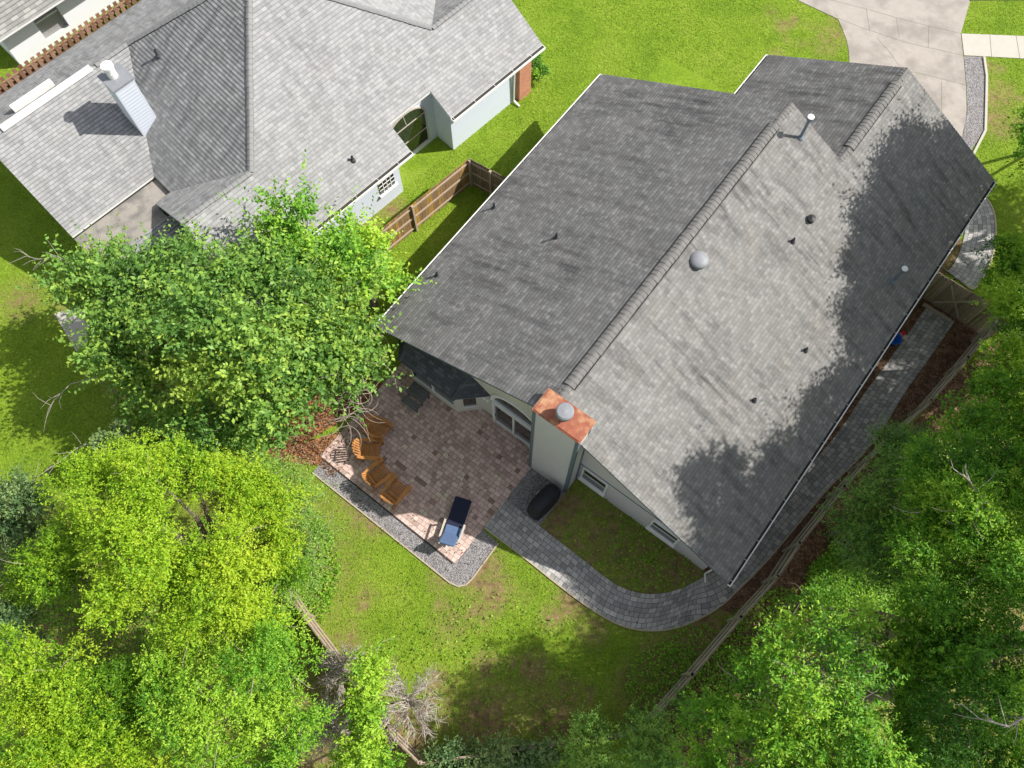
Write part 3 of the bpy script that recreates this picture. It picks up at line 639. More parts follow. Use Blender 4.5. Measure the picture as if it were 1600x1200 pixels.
# ground sheet with real bare soil patches
n = 300; half = 36.0
xs = np.linspace(-half, half, n + 1); X, Y = np.meshgrid(xs, xs + 8); Xf, Yf = X.ravel(), Y.ravel()
soil = np.zeros_like(Xf)
SP = [((740, 885), 1.0, .95), ((770, 925), .8, .7), ((690, 905), .5, .6), ((580, 800), .9, .75), ((550, 775), .6, .7), ((760, 1130), 1.4, .7), ((700, 1110), 1.2, .5), ((860, 1130), 1.2, .7), ((1060, 1040), 1.3, .95), ((1020, 1090), 1.3, .8), ((1100, 990), 1.0, .95),
      ((880, 800), .9, 1), ((860, 835), .6, .9), ((930, 810), .6, .5), ((930, 840), 2.0, .6), ((1000, 880), 2.0, .6), ((1060, 860), 1.5, .75), ((880, 810), 1.6, .6), ((1010, 900), .6, .7), ((1070, 885), .9, .95), ((1100, 800), 1.5, .6), ((610, 325), .7, .6), ((580, 345), .7, .6), ((645, 150), .8, .0), ((1300, 55), .8, .5), ((1290, 75), .6, .5), ((1565, 150), .9, .5), ((1560, 190), .9, .6), ((30, 470), 1.0, .5), ((110, 470), .9, .5), ((640, 1160), 1.0, .9), ((540, 1000), .6, .6), ((400, 880), 3.2, .7), ((120, 980), 4, .8), ((330, 560), 3.4, .8), ((430, 1150), 3.4, .8), ((1300, 1000), 5, .8), ((1500, 900), 6, .8)]
for _ in range(30): SP.append(((random.uniform(560, 1080), random.uniform(930, 1160)), random.uniform(.2, .7), random.uniform(.3, .85)))
for _ in range(14): SP.append(((random.uniform(1200, 1310), random.uniform(10, 90)), random.uniform(.15, .45), random.uniform(.3, .6)))
for _ in range(14): SP.append(((random.uniform(1545, 1600), random.uniform(100, 210)), random.uniform(.15, .5), random.uniform(.3, .7)))
def soilf(x, y):
    s = np.zeros_like(x)
    for (p, r, a) in SP:
        c = at(*p); d = np.hypot(x - c.x, y - c.y) / r; s = np.maximum(s, a * np.clip(1.4 - d, 0, 1))
    s = s * (.75 + .8 * (np.sin(x * 5.1 + np.sin(y * 3.3) * 2) * np.sin(y * 4.7 + np.sin(x * 2.9) * 2) * .5 + .5)); return np.clip(s, 0, 1)
soil = soilf(Xf, Yf)
me = bpy.data.meshes.new('lawn'); idx = np.arange((n + 1) ** 2).reshape(n + 1, n + 1)
F_ = np.stack([idx[:-1, :-1], idx[:-1, 1:], idx[1:, 1:], idx[1:, :-1]], -1).reshape(-1, 4)
me.vertices.add(len(Xf)); me.vertices.foreach_set('co', np.stack([Xf, Yf, np.zeros_like(Xf)], -1).ravel())
me.loops.add(F_.size); me.loops.foreach_set('vertex_index', F_.ravel().astype(np.int32)); me.polygons.add(len(F_))
me.polygons.foreach_set('loop_start', np.arange(0, F_.size, 4, dtype=np.int32)); me.update(calc_edges=True)
at_ = me.attributes.new('soil', 'FLOAT', 'POINT'); at_.data.foreach_set('value', soil.astype(np.float32)); me.materials.append(M['grass'])
lawn = bpy.data.objects.new('lawn', me); COL.objects.link(lawn); tag(lawn, kind='structure')
far = MB()
for (x0, x1, y0, y1) in ((-200, 200, 44, 300), (-200, 200, -200, -28), (-200, -36, -28, 44), (36, 200, -28, 44)): far.face([(x0, y0, -.004), (x1, y0, -.004), (x1, y1, -.004), (x0, y1, -.004)])
tag(far.build('ground', [M['grass']]), kind='structure')

# ------------------------------------------------------------------ leaf mesh builder
def leaf_obj(name, pos, dirs, nrm, ln, wd, tint, m, parent=None, loc=None):
    """pos,dirs,nrm (n,3); one folded four-cornered blade per leaf"""
    if loc is not None: pos = pos - np.array(loc)
    d = dirs / (np.linalg.norm(dirs, axis=1, keepdims=True) + 1e-9); sd = np.cross(d, nrm); sd /= (np.linalg.norm(sd, axis=1, keepdims=True) + 1e-9)
    nn = np.cross(sd, d); l = ln[:, None]; w_ = wd[:, None]
    V = np.stack([pos, pos + d * l * .5 + sd * w_ * .5 + nn * l * .08, pos + d * l - nn * l * .10, pos + d * l * .5 - sd * w_ * .5 + nn * l * .08], 1).reshape(-1, 3)
    k = len(pos); me = bpy.data.meshes.new(name)
    me.vertices.add(4 * k); me.vertices.foreach_set('co', V.astype(np.float32).ravel())
    me.loops.add(4 * k); me.loops.foreach_set('vertex_index', np.arange(4 * k, dtype=np.int32)); me.polygons.add(k)
    me.polygons.foreach_set('loop_start', np.arange(0, 4 * k, 4, dtype=np.int32)); me.update(calc_edges=True)
    a = me.attributes.new('tint', 'FLOAT', 'FACE'); a.data.foreach_set('value', np.clip(tint, 0, 1).astype(np.float32))
    me.materials.append(m); o = bpy.data.objects.new(name, me); COL.objects.link(o)
    if parent: o.parent = parent
    return o
def unit(n):
    v = rng.normal(size=(n, 3)); return v / np.linalg.norm(v, axis=1, keepdims=True)
def tree(name, label, cat, lobes, m, leaf=(.15, .07), dens=70, twl=.55, per=9, tmean=.45, tvar=.2, group=None, bare=0, trunk=None, bark=None, spiky=0., upb=.35, flat=.8, sub=8, new_growth=.25, fill=.55):
    """lobes: world centres (x,y,z,r). A trunk with limbs to every lobe, then twigs carrying leaves through each lobe's volume"""
    C_ = np.array(lobes, float); gx, gy = (trunk if trunk else (C_[:, 0].mean(), C_[:, 1].mean()))
    root = empty(name, (gx, gy, 0), 0, label, cat, group)
    o = np.array([gx, gy, 0.0])
    tb = MB(); hz = C_[:, 2].min() * .45; r0 = .05 + .02 * C_[:, 2].max()
    fork = Vector((0, 0, hz)); tb.tube([(0, 0, -.05), (.05, .03, hz * .5), fork], [r0 * 1.25, r0, r0 * .85], 8)
    for c in C_:
        e = Vector(c[:3] - o); mid = fork.lerp(e, .5) + Vector((random.uniform(-.3, .3), random.uniform(-.3, .3), -.15))
        tb.tube([fork, mid, e], [r0 * .6, r0 * .38, .02], 5, caps=False)
        for k in range(6):
            u = unit(1)[0]; u[2] = abs(u[2]) * .7; e2 = e + Vector(u) * c[3] * random.uniform(.6, .95); s0 = mid.lerp(e, random.uniform(.4, 1))
            tb.tube([s0, s0.lerp(e2, .5) + Vector((0, 0, -.08)), e2], [.022, .014, .006], 4, caps=False)
    for _ in range(bare):
        c = C_[rng.integers(len(C_))]; u = unit(1)[0]; u[2] = abs(u[2]) * .5; p = Vector(c[:3] - o) + Vector(u) * c[3] * .45
        d = Vector(u) + Vector((0, 0, .2)); pts = [p]
        for k in range(5): d = (d + Vector(rng.normal(0, .22, 3)) + Vector((0, 0, -.04))).normalized(); pts.append(pts[-1] + d * random.uniform(.10, .24))
        tb.tube(pts, [.013, .011, .009, .007, .005, .003], 4, m=1, caps=False)
    tb.build('trunk', [bark or M['bark'], M['twig']], root)
    PP, DD, NN, LL, TT = [], [], [], [], []
    for c in C_:
        r = c[3]; lt = rng.normal(0, tvar * .8)
        # sub-clumps make the outline uneven
        sc = c[:3] + unit(sub) * r * rng.uniform(.35, .98, (sub, 1)) * np.array([1, 1, flat]); sr = r * rng.uniform(.22, .46, sub); st = rng.normal(0, tvar * .7, sub)
        nt_ = int(dens * r * r * 4); k = rng.integers(0, sub, nt_); d = unit(nt_); d[:, 2] = np.where(rng.random(nt_) < .7, np.abs(d[:, 2]), d[:, 2])
        rad = rng.uniform(fill, 1.0, nt_) ** .6
        base = sc[k] + d * (sr[k] * rad)[:, None] * np.array([1, 1, flat])
        td = d + rng.normal(0, .45, (nt_, 3)) + np.array([0, 0, upb]); td /= np.linalg.norm(td, axis=1, keepdims=True)
        tl = twl * rng.uniform(.5, 1.25, nt_) * (1 + spiky * (rng.random(nt_) < .15))
        tt = tmean + lt + st[k] + rng.normal(0, tvar * .5, nt_)
        for j in range(per):
            f = (j + .6) / per; p = base + td * (tl * f)[:, None]; p[:, 2] -= .10 * tl * f * f
            side = np.cross(td, unit(nt_)); side /= np.linalg.norm(side, axis=1, keepdims=True) + 1e-9
            ld_ = td * .55 + side * .85 + np.array([0, 0, -.12]) ; nm = np.array([0, 0, 1.]) + rng.normal(0, .45, (nt_, 3))
            PP.append(p); DD.append(ld_); NN.append(nm); LL.append(leaf[0] * rng.uniform(.65, 1.25, nt_) * (1.1 - .35 * f)); TT.append(tt + new_growth * (f - .5) + rng.normal(0, .07, nt_))  # tint turns yellower towards twig tips, as new growth
    PP = np.concatenate(PP); LL = np.concatenate(LL)
    cr = leaf_obj('crown', PP, np.concatenate(DD), np.concatenate(NN), LL, LL * (leaf[1] / leaf[0]), np.concatenate(TT), m, root, o)
    return root, len(PP)
def px_lobes(lst, rs=1.0):
    out = []
    for (px, py, z, rp) in lst:
        p = at(px, py, z); dist = (p - Vector((0, 0, HC))).length; out.append((p.x, p.y, z, rp * dist / FPX * rs * .93))
    return out
G1 = leafmat('vine_tree_leaf', [(.07, .17, .03), (.19, .36, .07), (.42, .56, .08)])
G2 = leafmat('oak_leaf', [(.09, .22, .012), (.27, .46, .022), (.48, .60, .04)])
G3 = leafmat('laurel_leaf', [(.055, .16, .016), (.14, .35, .025), (.38, .58, .05)])
G4 = leafmat('feathery_leaf', [(.06, .15, .035), (.14, .30, .06), (.32, .50, .09)])
G5 = leafmat('sapling_leaf', [(.08, .20, .03), (.19, .42, .045), (.42, .62, .06)])
G6 = leafmat('greyish_leaf', [(.06, .12, .045), (.14, .24, .09), (.28, .38, .13)])
PLANTS = []
def T(name, label, cat, lob, m, zs=1, **k):
    lob = [(a, b_, max(.5, c * zs + (random.uniform(-.9, .5) if c > 3 else 0)), d) for a, b_, c, d in lob]
    k.setdefault('group', None); PLANTS.append(tree(name, label, cat, px_lobes(lob), m, **k)[1])

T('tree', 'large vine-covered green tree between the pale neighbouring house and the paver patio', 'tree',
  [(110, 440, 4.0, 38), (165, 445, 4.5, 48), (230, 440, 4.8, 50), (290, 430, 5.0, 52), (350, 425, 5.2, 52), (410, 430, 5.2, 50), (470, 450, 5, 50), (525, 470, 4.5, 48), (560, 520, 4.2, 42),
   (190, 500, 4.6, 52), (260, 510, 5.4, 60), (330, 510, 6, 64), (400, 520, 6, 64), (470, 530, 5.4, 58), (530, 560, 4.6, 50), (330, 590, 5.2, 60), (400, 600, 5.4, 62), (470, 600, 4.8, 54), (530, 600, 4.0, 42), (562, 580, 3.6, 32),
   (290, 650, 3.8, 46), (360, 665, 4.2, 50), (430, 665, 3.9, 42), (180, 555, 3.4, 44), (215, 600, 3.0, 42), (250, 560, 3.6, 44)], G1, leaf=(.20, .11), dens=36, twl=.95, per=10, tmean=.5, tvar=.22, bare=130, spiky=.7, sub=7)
T('sapling', 'bright leafy sapling rising against the eave of the pale neighbouring roof', 'tree',
  [(435, 345, 5.0, 30), (450, 385, 4.6, 36), (425, 405, 4.5, 30), (470, 335, 4.8, 22), (485, 410, 4.2, 32)], G5, leaf=(.19, .10), dens=42, twl=1.1, per=13, tmean=.5, spiky=.8, upb=.9, fill=.2)
T('sapling', 'bright leafy sapling spreading over the end of the picket fence run', 'tree',
  [(545, 380, 4.0, 32), (580, 400, 3.8, 34), (600, 440, 3.4, 26), (555, 430, 3.8, 36), (520, 400, 3.9, 30)], G5, leaf=(.19, .10), dens=42, twl=1.1, per=13, tmean=.5, spiky=.8, upb=.7, fill=.2)
T('shrub', 'small rounded broad-leaved shrub at the lower left edge of the vine-covered tree', 'shrub', [(170, 700, 2.2, 24), (195, 688, 2.4, 22), (150, 712, 2.0, 14)], G6, leaf=(.19, .13), dens=90, twl=.35, per=7, tmean=.6)
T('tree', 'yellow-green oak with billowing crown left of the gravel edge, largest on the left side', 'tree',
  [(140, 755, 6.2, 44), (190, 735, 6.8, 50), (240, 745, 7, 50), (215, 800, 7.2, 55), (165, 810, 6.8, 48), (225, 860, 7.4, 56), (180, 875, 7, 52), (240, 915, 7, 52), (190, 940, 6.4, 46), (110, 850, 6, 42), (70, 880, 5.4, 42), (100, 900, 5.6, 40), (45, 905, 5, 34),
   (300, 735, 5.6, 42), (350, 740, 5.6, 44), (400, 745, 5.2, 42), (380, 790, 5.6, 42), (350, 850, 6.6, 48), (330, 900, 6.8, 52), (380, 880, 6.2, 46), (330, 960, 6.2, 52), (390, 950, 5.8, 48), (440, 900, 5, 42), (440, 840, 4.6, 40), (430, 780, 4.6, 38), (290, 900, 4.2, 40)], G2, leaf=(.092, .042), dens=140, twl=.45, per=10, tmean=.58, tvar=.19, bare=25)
T('tree', 'bright green oak crown filling the bottom left corner', 'tree', [(30, 1030, 6, 44), (80, 1060, 6.2, 50), (30, 1100, 6.2, 54), (110, 1120, 6, 52), (60, 1170, 6, 56), (150, 1170, 5.6, 50), (170, 1090, 5.4, 44), (20, 1210, 5.6, 50), (215, 1130, 5.2, 44), (215, 1190, 5, 44), (110, 1225, 5, 50)], G2, leaf=(.092, .042), dens=140, twl=.45, per=10, tmean=.42, bare=8)
T('tree', 'mid green laurel oak along the bottom edge between corner oak and bare grey shrubs', 'tree', [(280, 1010, 5.4, 50), (340, 1030, 5.8, 54), (400, 1030, 5.8, 52), (425, 985, 5, 40), (440, 1050, 5, 44), (280, 1080, 5.4, 50), (340, 1110, 5.4, 54), (410, 1110, 5.2, 54), (460, 1120, 4.6, 44), (290, 1160, 5, 50), (370, 1180, 5, 54), (440, 1190, 4.6, 48), (240, 1050, 4.6, 40), (330, 1225, 5, 50)], G3, leaf=(.10, .043), dens=135, twl=.45, per=9, tmean=.75, tvar=.24, bare=40)
T('tree', 'small leafy tree among bare grey branches at the lower left fence', 'tree', [(580, 1025, 4, 24), (572, 1065, 4.2, 30), (580, 1095, 4, 28), (565, 1125, 4, 30), (575, 1160, 3.8, 28), (550, 1185, 3.6, 28), (605, 1190, 3.4, 26), (560, 1215, 3.4, 36)], G3, leaf=(.13, .055), dens=95, twl=.45, per=9, tmean=.8, bare=14)
T('tree', 'grey-green tree cut by the left edge beside the yellow-green oak', 'tree', [(15, 770, 4.6, 34), (40, 790, 4.8, 34), (20, 830, 4.6, 40), (45, 770, 4.6, 26), (10, 960, 4, 44), (35, 985, 4, 34), (10, 890, 3.6, 30), (-20, 820, 4.4, 40)], G6, leaf=(.12, .06), dens=80, twl=.5, per=9, tmean=.4, bare=16)
T('shrub', 'wispy light green shrub spilling over the end of the patio gravel', 'shrub', [(440, 745, 1.8, 32), (475, 775, 1.8, 28), (470, 800, 2.0, 36), (495, 830, 2.0, 30), (470, 870, 2.4, 34), (490, 900, 2.2, 28), (440, 930, 2.6, 30), (410, 730, 2.0, 30)], G4, leaf=(.10, .035), dens=100, twl=.6, per=9, tmean=.95, spiky=.6, bare=24)
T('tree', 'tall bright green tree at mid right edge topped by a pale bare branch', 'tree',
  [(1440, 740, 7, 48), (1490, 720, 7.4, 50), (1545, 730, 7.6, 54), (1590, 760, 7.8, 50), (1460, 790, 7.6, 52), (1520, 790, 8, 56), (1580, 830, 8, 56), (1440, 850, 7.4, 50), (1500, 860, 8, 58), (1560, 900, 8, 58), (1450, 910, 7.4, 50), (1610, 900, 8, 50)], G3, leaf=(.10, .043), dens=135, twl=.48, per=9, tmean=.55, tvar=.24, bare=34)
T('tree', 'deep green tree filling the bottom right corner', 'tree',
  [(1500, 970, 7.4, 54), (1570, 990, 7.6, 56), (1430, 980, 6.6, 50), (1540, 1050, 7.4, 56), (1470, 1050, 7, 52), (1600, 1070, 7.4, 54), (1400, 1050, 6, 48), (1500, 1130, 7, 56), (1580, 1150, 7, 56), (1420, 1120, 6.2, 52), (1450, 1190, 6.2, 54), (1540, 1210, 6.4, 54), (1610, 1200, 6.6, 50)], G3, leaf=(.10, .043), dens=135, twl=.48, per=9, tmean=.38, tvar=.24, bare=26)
T('tree', 'feathery dark green tree leaning over the long side fence', 'tree',
  [(1345, 780, 4.2, 32), (1380, 750, 4.8, 40), (1330, 820, 4.4, 42), (1380, 810, 5, 46), (1420, 800, 5.2, 40), (1350, 870, 4.4, 44), (1400, 870, 5, 46), (1330, 850, 3.6, 26), (1420, 700, 5.2, 42), (1390, 700, 4.6, 28)], G4, leaf=(.10, .035), dens=120, twl=.6, per=10, tmean=.35, tvar=.2, bare=50, spiky=.5)
T('tree', 'soft green young tree beside the rust-brown leaf litter outside the side fence', 'tree',
  [(1205, 1030, 3.4, 32), (1165, 1075, 3.2, 30), (1235, 975, 3.6, 30), (1285, 950, 3.8, 34), (1230, 1020, 4.2, 48), (1290, 1010, 4.4, 44), (1190, 1080, 4, 46), (1260, 1080, 4.6, 50), (1330, 960, 4.2, 40), (1340, 1060, 5, 48)], G3, zs=1.95, leaf=(.12, .05), dens=52, twl=.55, per=9, tmean=.5, tvar=.24, bare=20, trunk=(12.6, 2.0))
T('tree', 'dark green young tree at the bottom edge right of the side fence end', 'tree',
  [(1120, 1130, 3.4, 42), (1180, 1150, 4.0, 48), (1250, 1150, 4.6, 50), (1320, 1140, 5, 50), (1100, 1190, 3.4, 42), (1160, 1210, 4, 48), (1240, 1210, 4.4, 50), (1330, 1210, 5, 52), (1390, 1200, 5, 46)], G3, zs=1.8, leaf=(.12, .05), dens=100, twl=.48, per=9, tmean=.5, tvar=.26, bare=16)
T('tree', 'tree of light and dark leaves at the right edge beside the gate', 'tree',
  [(1570, 400, 4.4, 34), (1590, 440, 4.8, 40), (1575, 480, 4.8, 36), (1600, 520, 5.2, 44), (1580, 560, 5.4, 40), (1560, 600, 5.6, 38), (1600, 610, 6, 46), (1530, 650, 6, 44), (1580, 670, 6.6, 48), (1490, 670, 5.6, 34)], G3, leaf=(.13, .055), dens=95, twl=.5, per=9, tmean=.6, tvar=.3, bare=8, trunk=tuple(at(1680, 560).xy))
T('tree', 'sparse leafy tree at the right edge beside the driveway-side lawn', 'tree', [(1612, 190, 3, 24), (1606, 215, 2.8, 20), (1630, 240, 3.4, 34)], G3, leaf=(.13, .06), dens=100, twl=.4, per=8, tmean=.6, trunk=(at(1660, 230).x, at(1660, 230).y))
T('shrub', 'yellow-green shrub at the bottom edge of the back lawn', 'shrub', [(925, 1150, 1.9, 30), (900, 1180, 1.8, 30), (950, 1185, 2.0, 32), (925, 1210, 2, 30)], G4, leaf=(.11, .045), dens=120, twl=.45, per=9, tmean=.85, spiky=.6)
T('shrub', 'leafy green shrub at the bottom edge beside the fence corner', 'shrub', [(1000, 1140, 2.0, 30), (1035, 1165, 2.2, 32), (1000, 1185, 2.2, 32), (1060, 1100, 1.8, 14), (1068, 1118, 1.8, 15), (1040, 1205, 2.2, 34)], G4, leaf=(.11, .045), dens=120, twl=.45, per=9, tmean=.75, spiky=.6)
T('hedge', 'low dark green hedge along the bottom fence', 'hedge', [(690, 1185, 1.3, 30), (735, 1180, 1.4, 30), (780, 1175, 1.4, 30), (825, 1180, 1.4, 30), (865, 1170, 1.4, 26), (700, 1210, 1.3, 30), (760, 1210, 1.4, 32), (820, 1210, 1.4, 32)], G6, leaf=(.10, .05), dens=130, twl=.4, per=9, tmean=.5)
T('shrub', 'round bright green bush by the red brick corner of the pale house', 'shrub', [(836, 100, .8, 14), (842, 112, .7, 13), (832, 116, .6, 12), (838, 92, .8, 10)], G5, leaf=(.08, .04), dens=420, twl=.16, per=7, tmean=.35, flat=1)
# tall trees standing beyond the right edge, whose shade falls over the roof and side yard
def over(px, py, zs, zt, r):
    p = at(px, py, zs); k = (zt - zs) / SUN.z; c = p + SUN * k; return (c.x, c.y, c.z, r * 1.12)
shadeA = [over(1440, 225, 4.2, 9.1, 1.058), over(1480, 250, 3.6, 8.6, 1.104), over(1420, 290, 4.2, 9.1, 1.196), over(1470, 310, 3.6, 8.6, 1.196), over(1510, 290, 3, 8.6, 1.196), over(1430, 360, 3.8, 8.6, 1.196), over(1480, 370, 3.2, 8.1, 1.196), over(1400, 420, 3.8, 9.1, 1.196), over(1440, 430, 3.3, 8.6, 1.196), over(1395, 330, 4.4, 9.1, 0.828), over(1520, 440, 0, 7.6, 1.288), over(1570, 330, 0, 8.1, 1.196)]
shadeB = [over(1385, 480, 3.6, 10.3, 1.196), over(1410, 510, 3, 9.8, 1.196), over(1370, 600, 2.8, 9.8, 1.196), over(1330, 650, 3, 9.8, 1.104), over(1290, 730, 2.8, 9.8, 1.196), over(1450, 560, 0, 8.8, 1.38), over(1400, 640, 0, 8.8, 1.38), over(1500, 500, 0, 8.8, 1.288), over(1350, 730, 0, 9, 1.288)]
shadeC = [over(1240, 740, 3.2, 11.8, 1.012), over(1230, 800, 2.8, 11.4, 1.196), over(1180, 790, 3.2, 11.8, 1.012), over(1170, 860, 2.7, 11.4, 1.104), over(1130, 830, 3.2, 11.8, 0.736), over(1110, 765, 3.6, 11.9, 0.736), over(1150, 740, 3.6, 12, 0.598), over(1070, 760, 3.8, 12, 0.506), over(1250, 860, 0, 10.4, 1.288), over(1180, 930, 0, 10.4, 1.196), over(1110, 940, 0, 10.6, 0.828), over(1300, 800, 0, 10.4, 1.288), over(1150, 1000, 0, 10.7, 1.012)]
shadeD = [over(px, py, 7, 13.2, 1.15) for px, py in ((1270, 980), (1340, 1020), (1400, 950), (1470, 1030), (1390, 1090), (1310, 1130), (1540, 1000), (1500, 1130))]
for lobs, lab in ((shadeD, 'tall broadleaf tree beyond the bottom right corner shading the young trees'), (shadeA, 'tall broadleaf tree beyond the right edge shading the garage roof'), (shadeB, 'tall broadleaf tree beyond the right edge shading the middle of the side eave'), (shadeC, 'tall broadleaf tree beyond the right edge shading the rear corner of the roof')):
    tree('tree', lab, 'tree', lobs, G3, leaf=(.19, .10), dens=22 if lobs is shadeD else 75, twl=.75, per=9, tmean=.5, sub=7, spiky=.8)

# bare grey shrubs
def bare_shrub(px, py, z, rp, label):
    c = at(px, py, z); g = Vector((c.x, c.y, 0)); r = rp * (c - Vector((0, 0, HC))).length / FPX
    root = empty('bare_shrub', g, 0, label, 'shrub'); mb = MB(); mb.tube([(0, 0, 0), (0, 0, z * .6)], [.05, .04], 6)
    for _ in range(44):
        u = unit(1)[0]; u[2] = abs(u[2]) * .7 + .1; p = Vector((0, 0, z * .55)); d = Vector(u).normalized(); pts = [p]; L_ = r * 1.25
        for k in range(5): d = (d + Vector(rng.normal(0, .2, 3))).normalized(); pts.append(pts[-1] + d * L_ / 5)
        mb.tube(pts, [.022, .018, .014, .011, .008, .005], 4, caps=False)
        for q in pts[2:]:
            for _ in range(4):
                v = (d + Vector(rng.normal(0, .6, 3))).normalized(); m1 = q + v * r * .2; v2 = (v + Vector(rng.normal(0, .4, 3))).normalized(); mb.tube([q, m1, m1 + v2 * r * .22], [.009, .007, .004], 3, caps=False)
    mb.build('branches', [M['deadtwig']], root)
bare_shrub(628, 1095, 3.4, 44, 'leafless grey shrub right of the small leafy tree at the lower left fence')
bare_shrub(522, 1045, 3.4, 28, 'leafless grey shrub left of the small leafy tree, upper of two')
bare_shrub(505, 1140, 3.6, 36, 'leafless grey shrub left of the small leafy tree, lower of two')
def bare_tree(pts_px, label, r=.035):
    P = [at(*p) for p in pts_px]; root = empty('bare_branch', (P[0].x, P[0].y, 0), 0, label, 'branch'); mb = MB(); o = Vector((P[0].x, P[0].y, 0))
    mb.tube([(0, 0, 0), P[0] - o], [r * 1.6, r], 5, caps=False); mb.tube([p - o for p in P], [r * (1 - k / len(P) * .8) for k in range(len(P))], 5, caps=False)
    for k in range(1, len(P)):
        for _ in range(3):
            a = P[k - 1].lerp(P[k], random.random()) - o; d = ((P[k] - P[k - 1]).normalized() + Vector(rng.normal(0, .5, 3))).normalized(); b_ = a + d * random.uniform(.3, .6); mb.tube([a, b_, b_ + (d + Vector(rng.normal(0, .3, 3))) * .25], [r * .4, r * .28, r * .12], 4, caps=False)
    mb.build('branches', [M['deadtwig']], root)
bare_tree([(1560, 800, 8.6), (1535, 780, 8.9), (1520, 760, 9.1), (1512, 744, 9.3)], 'pale leafless branch poking out of the tall bright green tree')
bare_tree([(1600, 1120, 7.8), (1575, 1135, 8.1), (1550, 1128, 8.3), (1528, 1122, 8.4)], 'pale grey limb over the bottom right corner')
bare_tree([(150, 690, 2.4), (120, 700, 2.3), (95, 720, 2.2), (65, 740, 2.2)], 'thin bare branch trailing over the shaded lawn at left', .02)
bare_tree([(150, 590, 3.2), (110, 600, 3.2), (85, 625, 3.1), (75, 640, 3)], 'thin bare branch reaching left from the vine-covered tree', .02)
bare_tree([(120, 420, 4.2), (90, 400, 4.4), (60, 405, 4.5), (40, 400, 4.5)], 'thin bare branch by the patio roof of the pale house', .022)

# tendrils on the patio side of the vine-covered tree
c0 = at(555, 640, 2.6); root = empty('vine', (c0.x, c0.y, 0), 0, 'tangle of bare pinkish vine tendrils hanging over the mulch and chairs', 'vine'); mb = MB(); oo = Vector((c0.x, c0.y, 0))
for _ in range(46):
    t0 = random.random(); px = 600 - 60 * t0 + random.uniform(-25, 5); py = 500 + 185 * t0 + random.uniform(-15, 15); p = at(px, py, random.uniform(1.8, 3.2))
    a = random.uniform(-2.4, 1.2); cur = random.choice((-1, 1)) * random.uniform(.10, .42); pts = [p - oo]; n_ = random.randint(9, 16); vz = random.uniform(-.03, .05)
    for k in range(n_):
        a += cur + random.uniform(-.12, .12); cur *= 1.03; vz -= .012; pts.append(pts[-1] + Vector((math.cos(a), math.sin(a), 0)) * .115 + Vector((0, 0, vz)))
    mb.tube(pts, [.010 * (1 - k / (n_ + 3)) + .002 for k in range(n_ + 1)], 4, caps=False)
    mb.tube([pts[0], pts[0] - Vector((.5, .1, .1))], .011, 4, caps=False)
mb.build('tendrils', [M['twig']], root)

# ------------------------------------------------------------------ grass blades (uncountable: one object) and leaf litter
def box_h(fr, u0, u1, v0, v1): return [tuple(fr.w(*p).xy) for p in ((u0, v0), (u1, v0), (u1, v1), (u0, v1))]
EXC = [patio_poly, grav1, grav2, pathpoly, frontpoly, drive, walkR, walkL, gravD, bedR, bedO, bedC, box_h(H, .55, 18.7, .6, 14.3), box_h(N, -15.6, -.5, -5, -.35), box_h(N, -19, -1.2, -13.5, -5), box_h(N, -19, -15, -8, -.8)]
def scatter(n_, x0, x1, y0, y1):
    x = rng.uniform(x0, x1, n_); y = rng.uniform(y0, y1, n_); k = np.ones(n_, bool)
    for e in EXC: k &= ~inpoly(x, y, e)
    return x[k], y[k]
gx, gy = scatter(800000, -24, 25, -2.5, 31)
s_ = soilf(gx, gy); k = rng.random(len(gx)) > s_ * 1.1; gx, gy = gx[k], gy[k]; n_ = len(gx)
pn = np.sin(gx * .9 + 2 * np.sin(gy * .5)) * np.sin(gy * 1.1 + 1.5 * np.sin(gx * .6)); pn2 = np.sin(gx * 4.1 + 2 * np.sin(gy * 3.1)) * np.sin(gy * 4.7 + 2 * np.sin(gx * 2.7))
d = rng.normal(0, 1, (n_, 3)); d[:, 2] = np.abs(d[:, 2]) * .4 + .12
GR = leafmat('grass_blade', [(.14, .235, .02), (.29, .44, .035), (.50, .58, .10)], .3, .6)
g = leaf_obj('grass', np.stack([gx, gy, np.zeros(n_)], -1), d, np.array([0, 0, 1.]) + rng.normal(0, .5, (n_, 3)), rng.uniform(.05, .10, n_), rng.uniform(.014, .026, n_), .45 + .12 * pn + .14 * pn2 + rng.normal(0, .16, n_), GR)
tag(g, kind='stuff')
LIT = leafmat('litter_leaf', [(.07, .035, .02), (.20, .10, .055), (.42, .28, .18)], .1, .8)
lx, ly = [], []
for poly, cnt in ((bedR, 9000), (bedO, 20000), (bedC, 7000)):
    A_ = np.array(poly); x = rng.uniform(A_[:, 0].min(), A_[:, 0].max(), cnt * 3); y = rng.uniform(A_[:, 1].min(), A_[:, 1].max(), cnt * 3); k = inpoly(x, y, poly) & ~inpoly(x, y, pathpoly); lx.append(x[k][:cnt]); ly.append(y[k][:cnt])
lx = np.concatenate(lx); ly = np.concatenate(ly); n_ = len(lx); d = rng.normal(0, 1, (n_, 3)); d[:, 2] *= .25
g = leaf_obj('leaf_litter', np.stack([lx, ly, rng.uniform(.012, .05, n_)], -1), d, np.array([0, 0, 1.]) + rng.normal(0, .3, (n_, 3)), rng.uniform(.06, .12, n_), rng.uniform(.03, .06, n_), rng.uniform(0, 1, n_) ** 1.3, LIT); tag(g, kind='stuff')
A_ = np.array(patio_poly); fx = np.concatenate([rng.uniform(A_[:, 0].min(), A_[:, 0].max(), 260), rng.uniform(-8, 12, 900)]); fy = np.concatenate([rng.uniform(A_[:, 1].min(), A_[:, 1].max(), 260), rng.uniform(0, 12, 900)])
